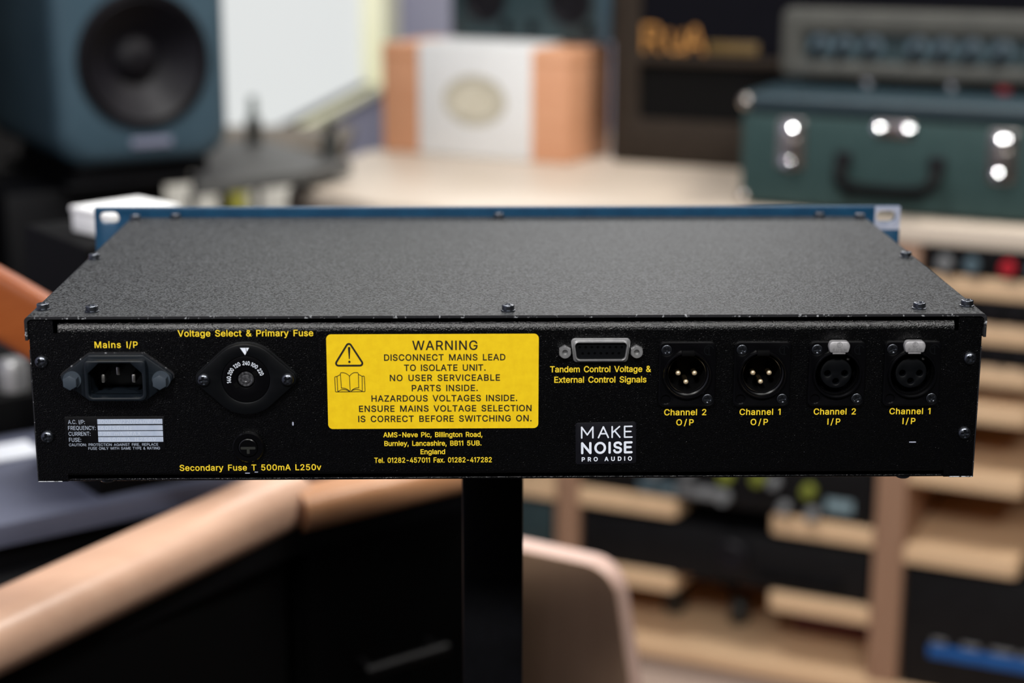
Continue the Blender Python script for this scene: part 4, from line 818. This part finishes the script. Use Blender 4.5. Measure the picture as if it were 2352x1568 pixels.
g, w2, h = rackgear('compressor_unit', 'plain black unit in the second slot of the right bay', .037, .496, .6087, .643)
for i in range(5): knob(g, -.19 + i * .03, .017, .008, .013, 'cone')
g, w2, h = rackgear('equaliser_unit', 'plain black unit in the third slot of the right bay', .037, .496, .5487, .580)
for i in range(5): knob(g, -.18 + i * .03, .014, .007, .013, 'cone')
g, w2, h = rackgear('power_amplifier', 'big black box with a bright blue stripe in the lowest right slot', .037, .496, .0505, .236, .008)
b = B(); box(b, -.19, .2, -.0035, -.0012, .052, .070, .001); obj('stripe', b, M['bluestripe'], g, label='bright blue stripe')
for i in range(9):
    b = B(); box(b, -.185 + i * .042, -.165 + i * .042 + (i % 3) * .006, -.0032, -.0012, .0735, .080, .0005); obj('legend', b, M['knobg'], g)
g, w2, h = rackgear('teal_unit', 'teal fronted unit in the left bay of the sideboard, beside the black column', -.956, -.524, .165, .250, .008, 'teal')
f = obj('folder', (lambda b: (box(b, -.075, .068, 0, .18, 0, .074, .004), b)[1])(B()), M['maroon'], None, SB(-.09, .15, .0505), (0, 0, SBA)); tag(f, 'maroon box folder lying in the bottom slot of the middle bay', 'folder')
f = thing('headphone_set', 'black headphones lying in the bottom slot, left of the maroon folder', 'headphones', SB(-.30, .10, .0505), SBA)
b = B(); pts = [(.055 * math.cos(R(a)), .02, .02 + .055 * math.sin(R(a))) for a in range(0, 181, 12)]; sweep(b, pts, rrect(-.008, .008, -.003, .003, .002, 3), up=Vector((0, 1, 0))); obj('headband', b, M['black'], f)
for s in (-1, 1):
    b = B(); lathe(b, [(.0, -.012), (.024, -.012), (.026, -.006), (.026, .006), (.022, .012), (0, .012)], 24); b.transform(Matrix.Rotation(R(90), 4, 'Y')); obj('ear_cup', b, M['pegm'], f, (s * .055, .02, .027))

# ================================================================== green flight case on the worktop
CT, CD, CW, CDp, CH = -.025, .03, .436, .32, .164
cs = thing('equipment_case', 'grey-green cloth covered case with nickel catches and a black handle, on the sideboard', 'case', SB(CT, CD, .7453), SBA)
w2 = CW / 2
b = B(); box(b, -w2, w2, 0, CDp, .004, .136, .008, 3); obj('body', b, M['case'], cs)
b = B(); box(b, -w2 - .002, w2 + .002, -.002, CDp + .002, .1365, CH, .009, 3); obj('lid', b, M['caseb'], cs)
b = B(); box(b, -w2 + .01, w2 - .01, .004, CDp - .01, .134, .138); obj('seam', b, M['black'], cs, smooth=0)
for sx in (-1, 1):
    for z in (.0125, CH - .0125):
        b = B(); lathe(b, [(0, -.011), (.007, -.009), (.0105, -.003), (.0105, .003), (.007, .009), (0, .011)], 20)
        obj('corner_cap', b, M['nickel'], cs, (sx * (w2 - .006), .004, z))
for s, x in ((-1, -.142), (1, .156)):
    b = B(); face_plate(b, [rrect(-.020, .020, -.036, .036, .006, 5)], 0, .003, .001); lt = obj('latch', b, M['nickel'], cs, (x, -.0005, .094))
    b = B(); face_plate(b, [rrect(-.010, .010, -.030, .010, .004, 5)], 0, .006, .002); obj('latch_lever', b, M['nickel'], lt, (0, -.003, 0))
    for z in (.022, -.024):
        b = B(); lathe(b, [(.0115, 0)] + [(.0115 * math.cos(R(a)), .001 + .0022 * math.sin(R(a))) for a in range(0, 91, 10)], 32, FACE); obj('latch_dome', b, M['chrome'], lt, (0, -.0068 if z < 0 else -.0018, z), (R(-14), 0, R(11)))
b = B(); face_plate(b, [rrect(-.028, .028, -.011, .011, .006, 5)], 0, .003, .001); cl = obj('clasp', b, M['nickel'], cs, (.005, -.0005, .123))
for x in (-.020, .021):
    b = B(); lathe(b, [(.0095, 0)] + [(.0095 * math.cos(R(a)), .001 + .0017 * math.sin(R(a))) for a in range(0, 91, 10)], 32, FACE); obj('latch_dome', b, M['chrome'], cl, (x, -.0022, .001), (R(-14), 0, R(11)))
pts = [(-.066, -.006, .070), (-.068, -.016, .062), (-.064, -.026, .050), (-.050, -.030, .041), (-.02, -.031, .0385), (.02, -.031, .0385), (.050, -.030, .041), (.064, -.026, .050), (.068, -.016, .062), (.066, -.006, .070)]
b = B(); sweep(b, pts, rrect(-.009, .009, -.006, .006, .004, 4), up=Vector((0, 1, .2))); hd = obj('handle', b, M['black'], cs, (.001, 0, 0))
for s in (-1, 1):
    b = B(); face_plate(b, [rrect(-.012, .012, -.010, .010, .004, 4)], 0, .006, .0015); obj('handle_lug', b, M['cone'], cs, (.001 + s * .066, -.0005, .078))

# mixer on the case
mx = thing('portable_mixer', 'cream framed mixer with a row of dial knobs, standing on the green case', 'audio equipment', SB(.03, .165, .7458 + CH), SBA)
mw = .255
b = B(); face_plate(b, [rrect(-mw, mw, .014, .114, .014, 6), rrect(-mw + .034, mw - .02, .038, .078, .006, 5)], .012, .020, .006); obj('front_frame', b, M['cream'], mx)
b = B(); box(b, -mw + .004, mw - .004, .0125, .15, .016, .112, .004); obj('body', b, M['black'], mx)
b = B(); box(b, -mw + .03, mw - .016, .004, .0115, .034, .082); obj('control_panel', b, M['teal'], mx, smooth=0)
for x in (-.198, -.162, -.12, -.053, -.015, .025, .068, .12, .165, .205):
    kx = x - .0
    b = B(); lathe(b, [(.0165, 0), (.016, .002), (.0125, .003), (0, .003)], 28, FACE); dk = obj('dial_skirt', b, M['disc'], mx, (kx, .004, .061))
    b = B(); t = B(); box(t, -.0045, .0045, -.016, 0, -.019, .008, .002); t.transform(Matrix.Rotation(R(28), 4, 'Y')); merge(b, t); obj('pointer_knob', b, M['cone'], dk, (0, -.003, -.002))
for x, m in ((-.127, 'chrome'), (-.003, 'chrome'), (.071, 'red'), (.15, 'chrome')):
    b = B(); lathe(b, [(.010, 0), (.011, .006), (.010, .0142), (0, .0142)], 20); obj('foot', b, M[m], mx, (x, .02, 0))
for x in (-.2, .2):
    b = B(); lathe(b, [(.010, 0), (.011, .006), (.010, .016), (0, .016)], 20); obj('foot', b, M['black'], mx, (x, .13, 0))

# big amplifier cabinet behind
am = thing('amplifier_cabinet', 'large dark cabinet with gold letters behind the green case', 'amplifier', SB(-.579, .375, .745), SBA)
AW, AH, AD = .86, .47, .30
b = B(); box(b, 0, AW, .012, AD, 0, AH, .008); obj('body', b, M['ampd'], am)
b = B(); face_plate(b, [rrect(0, AW, .001, AH, .01, 4), rrect(.048, AW - .04, .183, AH - .035, .006, 3), rrect(.048, AW - .04, .075, .168, .006, 3)], .012, .018, .003); obj('front_frame', b, M['ampd'], am)
b = B(); box(b, .04, AW - .03, .006, .0115, .178, AH - .03); obj('speaker_cloth', b, M['ampn'], am, smooth=0)
b = B(); box(b, .04, AW - .03, .006, .0115, .07, .173); obj('grille', b, M['ampg'], am, smooth=0)
b = B()
lettering(b, 'R', .068, .187, .046, .034, .003, fat=.0005); lettering(b, 'u', .110, .187, .048, .030, .003, fat=.0005); lettering(b, 'A', .143, .187, .044, .038, .003, fat=.0005)
obj('gold_letters', b, M['goldp'], am, (0, 0, 0), smooth=0, weld=False, label='gold raised letters')
b = B(); box(b, .166, .252, .003, .006, .188, .207, .001); obj('gold_strip', b, M['goldd'], am, label='dull gold strip beside the letters')

# ================================================================== wooden box with a white sleeve
WB = thing('wooden_box', 'orange beech box wrapped in a white paper sleeve with an oval emblem', 'box', (-.174, 2.367, .745), R(-29.2))
b = B(); box(b, 0, .367, 0, .17, 0, .190, .004); obj('box_body', b, M['boxw'], WB)
b = B(); box(b, -.0015, .3685, -.0015, .1715, .168, .1715, .001); obj('lid_line', b, M['railb'], WB)
b = B(); box(b, .076, .298, -.0035, .174, .0005, .1945, .004); sl = obj('paper_sleeve', b, M['paper'], WB, label='white paper sleeve around the middle of the box')
b = B(); face_plate(b, [ellipse(.189, .098, .062, .044)], -.0036, .0002); em = obj('emblem', b, M['emblem'], sl, smooth=0, label='oval stone-grey emblem')
b = B()
for a, c in ((.058, .040), (.050, .033)): flat_faces(b, [ellipse(.189, .098, a, c), ellipse(.189, .098, a - .0015, c - .0015)[::-1]], .0042)
obj('emblem_ring', b, M['grey'], em, smooth=0, weld=False)

sp2 = thing('twin_speaker', 'dark speaker lying on its side on top of the wooden box', 'loudspeaker', (-.0535, 2.4260, .745 + .195), R(-29.2))
b = B(); box(b, 0, .315, 0, .10, 0, .17, .006); obj('cabinet', b, M['teal'], sp2)
for x in (.072, .238):
    b = B(); lathe(b, [(.040, 0), (.042, .003), (.036, .004), (.033, .001), (.012, .0005), (.009, .004), (0, .005)], 32, FACE); obj('driver', b, M['cone'], sp2, (x, 0, .070))
for x in (.115, .165, .275):
    b = B(); lathe(b, [(.010, 0), (.010, .004), (0, .004)], 18, FACE); obj('control_knob', b, M['black'], sp2, (x, 0, .022))
b = B(); box(b, .292, .316, -.002, .06, .002, .166, .002); obj('end_trim', b, M['speaker'], sp2)

# ================================================================== left: monitor speaker on its stand
SA = R(30)
spk = thing('monitor_speaker', 'blue-grey studio monitor with a big dark woofer, at the upper left', 'loudspeaker', (-.479, 1.75, .812), SA)
SW, SH, SD = .128, .38, .40
b = B()
sec = []
t = B(); rings = []
prof = [(0.0, .022), (.003, .010), (.012, .002), (.03, 0.0), (SD - .04, .002), (SD - .01, .008), (SD, .02)]
for y, ins in prof:
    rr = .045
    rings.append([t.verts.new((x, y, z)) for x, z in rrect(-SW + ins, SW - ins, ins * .9, SH - ins, rr, 8)])
for a, c in zip(rings, rings[1:]):
    for i in range(len(a)): t.faces.new((a[i], a[(i + 1) % len(a)], c[(i + 1) % len(a)], c[i]))
t.faces.new(rings[-1]); merge(b, t)
y0, ins = prof[0]
face_plate(b, [rrect(-SW + ins, SW - ins, ins * .9, SH - ins, .045, 8), circle(0, .146, .093, 56)], 0, 0)
lathe(b, [(.093, 0), (.093, -.05)], 56, FACE, 0, 0, .146)
obj('cabinet', b, M['speaker'], spk, smooth=50)
b = B(); lathe(b, [(.0985, 0), (.0975, .003), (.0925, .0035), (.0905, -.002), (.086, .0035), (.081, -.001), (.060, -.018), (.034, -.036), (.031, -.030), (.02, -.023), (0, -.020)], 56, FACE)
obj('woofer', b, M['cone'], spk, (0, -.0008, .146))
b = B(); lathe(b, [(.036, 0), (.034, .003), (.02, .001), (.014, .004), (0, .006)], 32, FACE); obj('tweeter', b, M['cone'], spk, (0, -.0008, .310))
b = B(); face_plate(b, [rrect(-.030, .030, -.006, .006, .003, 4)], 0, .002, .0005); obj('badge', b, M['badge'], spk, (.006, -.0008, .030), label='pale badge')
ss = thing('speaker_stand', 'black stand under the studio monitor', 'stand', (-.479, 1.75, 0), SA)
b = B(); box(b, -.10, .10, .02, .30, .790, .8115, .004); obj('isolation_pad', b, M['black'], ss)
b = B(); box(b, -.120, .075, .0, .32, .7780, .7898, .004); obj('top_plate', b, M['stand'], ss)
b = B(); box(b, -.20, .035, .03, .27, .03, .7778, .004); obj('column', b, M['stand'], ss)
b = B(); box(b, -.20, .06, .0, .28, 0, .0298, .004); obj('base_plate', b, M['stand'], ss)

ap = thing('wall_light_block', 'dark foam panel added on the wall to keep light off the studio monitor', 'acoustic panel', ROOM @ Vector((.0, .62, .0)), R(-8))  # dark panel added to stop wall light reaching the side of the monitor
b = B(); box(b, .001, .045, -.75, .24, .12, 2.3, .006); obj('foam_face', b, M['foam'], ap)
b = B(); box(b, .0005, .03, -.76, .25, .10, 2.32, .003); obj('panel_frame', b, M['stand'], ap)
# grey side table behind it
tb = thing('side_table', 'dark grey pointed table top between the studio monitor and the wooden box', 'table', (-.36, 2.05, 0))
o = [(-.425, 1.785), (-.271, 1.909), (-.205, 2.020), (-.382, 2.305), (-.458, 2.275), (-.470, 2.12)]
b = B(); plate(b, [rounded([(x + .36, y - 2.05) for x, y in o], .01, 3)], .757, .775, .002); obj('table_top', b, M['grey'], tb)
for x, y, rr in ((-.420, 2.09, .009), (-.385, 2.25, .006), (-.432, 1.835, .006)):
    b = B(); lathe(b, [(rr, 0), (rr, .7568), (0, .7568)], 16); obj('leg', b, M['grey'], tb, (x + .36, y - 2.05, 0))
def peg(x, y, h, r, lab, mcap):
    p = thing('upright_peg', lab, 'peg', (x, y, .7752))
    b = B(); lathe(b, [(0, 0), (r * 1.15, 0), (r, .006), (r, h * .5), (r * .85, h * .56), (0, h * .56)], 20); obj('peg_body', b, M['pegm'], p)
    b = B(); lathe(b, [(0, h * .55), (r * .62, h * .55), (r * .55, h * .97), (r * .3, h), (0, h)], 20); obj('peg_cap', b, M[mcap], p)
peg(-.385, 2.225, .082, .013, 'slim black peg with a pale tip at the back of the grey table', 'pegt')
peg(-.243, 2.063, .062, .015, 'short all-black peg near the pointed end of the grey table', 'pegm')

# low cabinet under the window
lc = thing('low_cabinet', 'off-white low cabinet with a grey-brown top, behind the grey table', 'cabinet', (-.41, 2.46, 0))
b = B(); box(b, -.30, .155, .01, .25, .03, .722, .003); obj('body', b, M['cabw'], lc)
b = B(); box(b, -.31, .165, -.01, .26, .7225, .745, .004); obj('top', b, M['brown'], lc)
for x0, x1, m in ((-.295, -.075, 'cabw'), (-.07, -.022, 'ygreen'), (-.017, .15, 'cabw')):
    b = B(); box(b, x0, x1, -.006, .0095, .04, .715, .003); obj('door', b, M[m], lc, label='yellow-green door strip' if m == 'ygreen' else None)

# ================================================================== mixing console, lower left
CA = R(35)
co = thing('mixing_console', 'black mixing console with a blue-grey top and oiled beech arm rails, lower left', 'console', (-.376, .493, 0))
cu = Vector((math.cos(CA), math.sin(CA))); cv = Vector((-math.sin(CA), math.cos(CA)))
L2 = lambda s, d: tuple(cu * s + cv * d)
b = B(); plate(b, [[L2(-.55, 0), L2(.42, 0), L2(.42, .50), L2(-.55, .50)]], .700, .718, .003); obj('desk_top', b, M['desktop'], co)
b = B(); plate(b, [[L2(-.54, .01), L2(.41, .01), L2(.41, .49), L2(-.54, .49)]], .10, .6998); obj('body', b, M['black'], co, smooth=0)
q = lambda x, y: (x + .376, y - .493)
b = B(); plate(b, [[q(-.50, .09), q(-.165, .59), q(-.02, .70), q(-.02, .74), q(-.20, .64), q(-.37, .51), q(-.80, .20)]], .655, .680); obj('lower_ledge', b, M['black'], co, smooth=0)
def rail(p0, p1, wd, z0, z1, m, name='arm_rail'):
    p0, p1 = Vector(p0), Vector(p1); d = (p1 - p0).normalized(); hw, hh = wd / 2, (z1 - z0) / 2
    prof = rounded([(-hw, -hh), (hw, -hh), (hw, hh), (-hw, hh)], [hh * .9, hh * .9, hh * .95, hh * .9], 8)
    n = 5; b = B(); pts = []; t = B(); rings = []
    Lh = (p1 - p0).length
    st = [(0, 1)] + [(Lh - .012 + .012 * math.sin(R(a)), 1 - .35 * (1 - math.cos(R(a)))) for a in (0, 25, 50, 70, 88)]
    for s, k in st:
        c = p0 + d * s; side = Vector((d.y, -d.x))
        rings.append([t.verts.new((c.x + side.x * a * k, c.y + side.y * a * k, (z0 + z1) / 2 + e * k)) for a, e in prof])
    for a, c in zip(rings, rings[1:]):
        for i in range(len(a)): t.faces.new((a[i], a[(i + 1) % len(a)], c[(i + 1) % len(a)], c[i]))
    t.faces.new(rings[0]); t.faces.new(rings[-1]); merge(b, t)
    return obj(name, b, M[m], co, smooth=50)
rd = Vector((.5145, .8575)); rn = Vector((-.8575, .5145))
e0 = Vector((-.332, .309)); ctr = lambda s: q(*(e0 + rd * s + rn * .027))
rail(ctr(-.30), ctr(.362), .061, .670, .717, 'rail')
rail(q(-.165, .605), q(.0, .728), .046, .673, .706, 'railb')
b = B(); plate(b, [[q(*(e0 + rd * s + rn * o)) for s, o in ((-.30, .012), (.33, .012), (.33, .030), (-.30, .030))]], .10, .6728); obj('front_board', b, M['deep'], co, smooth=0)
b = B(); plate(b, [[q(-.155, .604), q(.002, .722), q(-.010, .738), (q(-.175, .622))]], .10, .6728); obj('front_board', b, M['deep'], co, smooth=0)
b = B(); tube(b, [(*q(-.108, .606), .543), (*q(-.040, .656), .543)], .0055, 12)
for x, y in ((-.102, .6105), (-.046, .6515)):
    tube(b, [(*q(x, y), .543), (*q(x - .012, y + .018), .543)], .004, 10)
obj('bar_handle', b, M['gear'], co, label='dull metal bar handle')
# raised meter section at the back
b = B(); plate(b, [[L2(.088, .015), L2(.215, .015), L2(.215, .14), L2(.088, .14)]], .7182, .920, .004); mb = obj('meter_bridge', b, M['deep'], co)
# orange-brown cheek and controls just left of the unit
b = B(); pts = []
for a in range(0, 13):
    k = a / 12; pts.append((*q(-.440 + .20 * k, .385 + .05 * k),   .965 - .09 * k - .05 * k * k))
sweep(b, pts, rrect(-.014, .014, -.023, .023, .010, 5)); 
tube(b, [(*q(-.245, .434), .815), (*q(-.245, .434), .7182)], .016, 12); tube(b, [(*q(-.432, .387), .945), (*q(-.50, .40), .80), (*q(-.52, .50), .7182)], .016, 12)
obj('cheek', b, M['cheek'], co, label='curved orange-brown wooden cheek')
b = B(); plate(b, [[L2(-.50, .222), L2(.40, .222), L2(.40, .46), L2(-.50, .46)]], .7182, .752, .003); obj('control_strip', b, M['deep'], co)
for k in range(6):
    x, y = -.376 + L2(-.06 + k * .042, .245)[0], .493 + L2(-.06 + k * .042, .245)[1]; z = .778
    b = B(); lathe(b, [(0, -.0258), (.014, -.0258), (.0135, -.004), (.011, .002), (0, .002)], 24); obj('control_knob', b, M['steel'], co, (*q(x, y), z), label='bright metal knob')
b = B(); box(b, -.045, .03, -.022, .022, 0, .0012); sh = obj('reflection_sheet', b, M['sheet'], None, (-.420, .672, .7182), (0, 0, R(35)), smooth=0)  # added white sheet stands for a reflection on the console top
tag(sh, 'white sheet standing for a reflection on the blue-grey console top, left of the rack unit', 'paper')
ct = thing('white_carton', 'small white carton on the console meter section, behind the left corner of the rack unit', 'box', (-.298, .583, .9203), R(45))
b = B(); box(b, .001, .065, .001, .057, 0, .0155, .001); obj('carton_body', b, M['carton'], ct)
b = B(); box(b, 0, .066, 0, .058, .0157, .0205, .001); obj('carton_lid', b, M['carton'], ct)

# wooden stand panel to the right of the column
pn = thing('low_wooden_stand', 'pale brown wooden stand with a rounded corner, right of the black column', 'stand', (.032, .81, 0), SBA)
o = rounded([(-.10, .001), (.190, .001), (.092, .571), (-.10, .580)], [0, 0, .035, 0], 8)
b = B(); face_plate(b, [o], 0, .002); face_plate(b, [o], .028, .0279, .004, 1); obj('end_panel', b, [M['panelw'], M['paneledge']], pn)
b = B(); box(b, -.09, .08, .002, .20, .0, .03, .004); obj('foot', b, M['panelw'], pn)
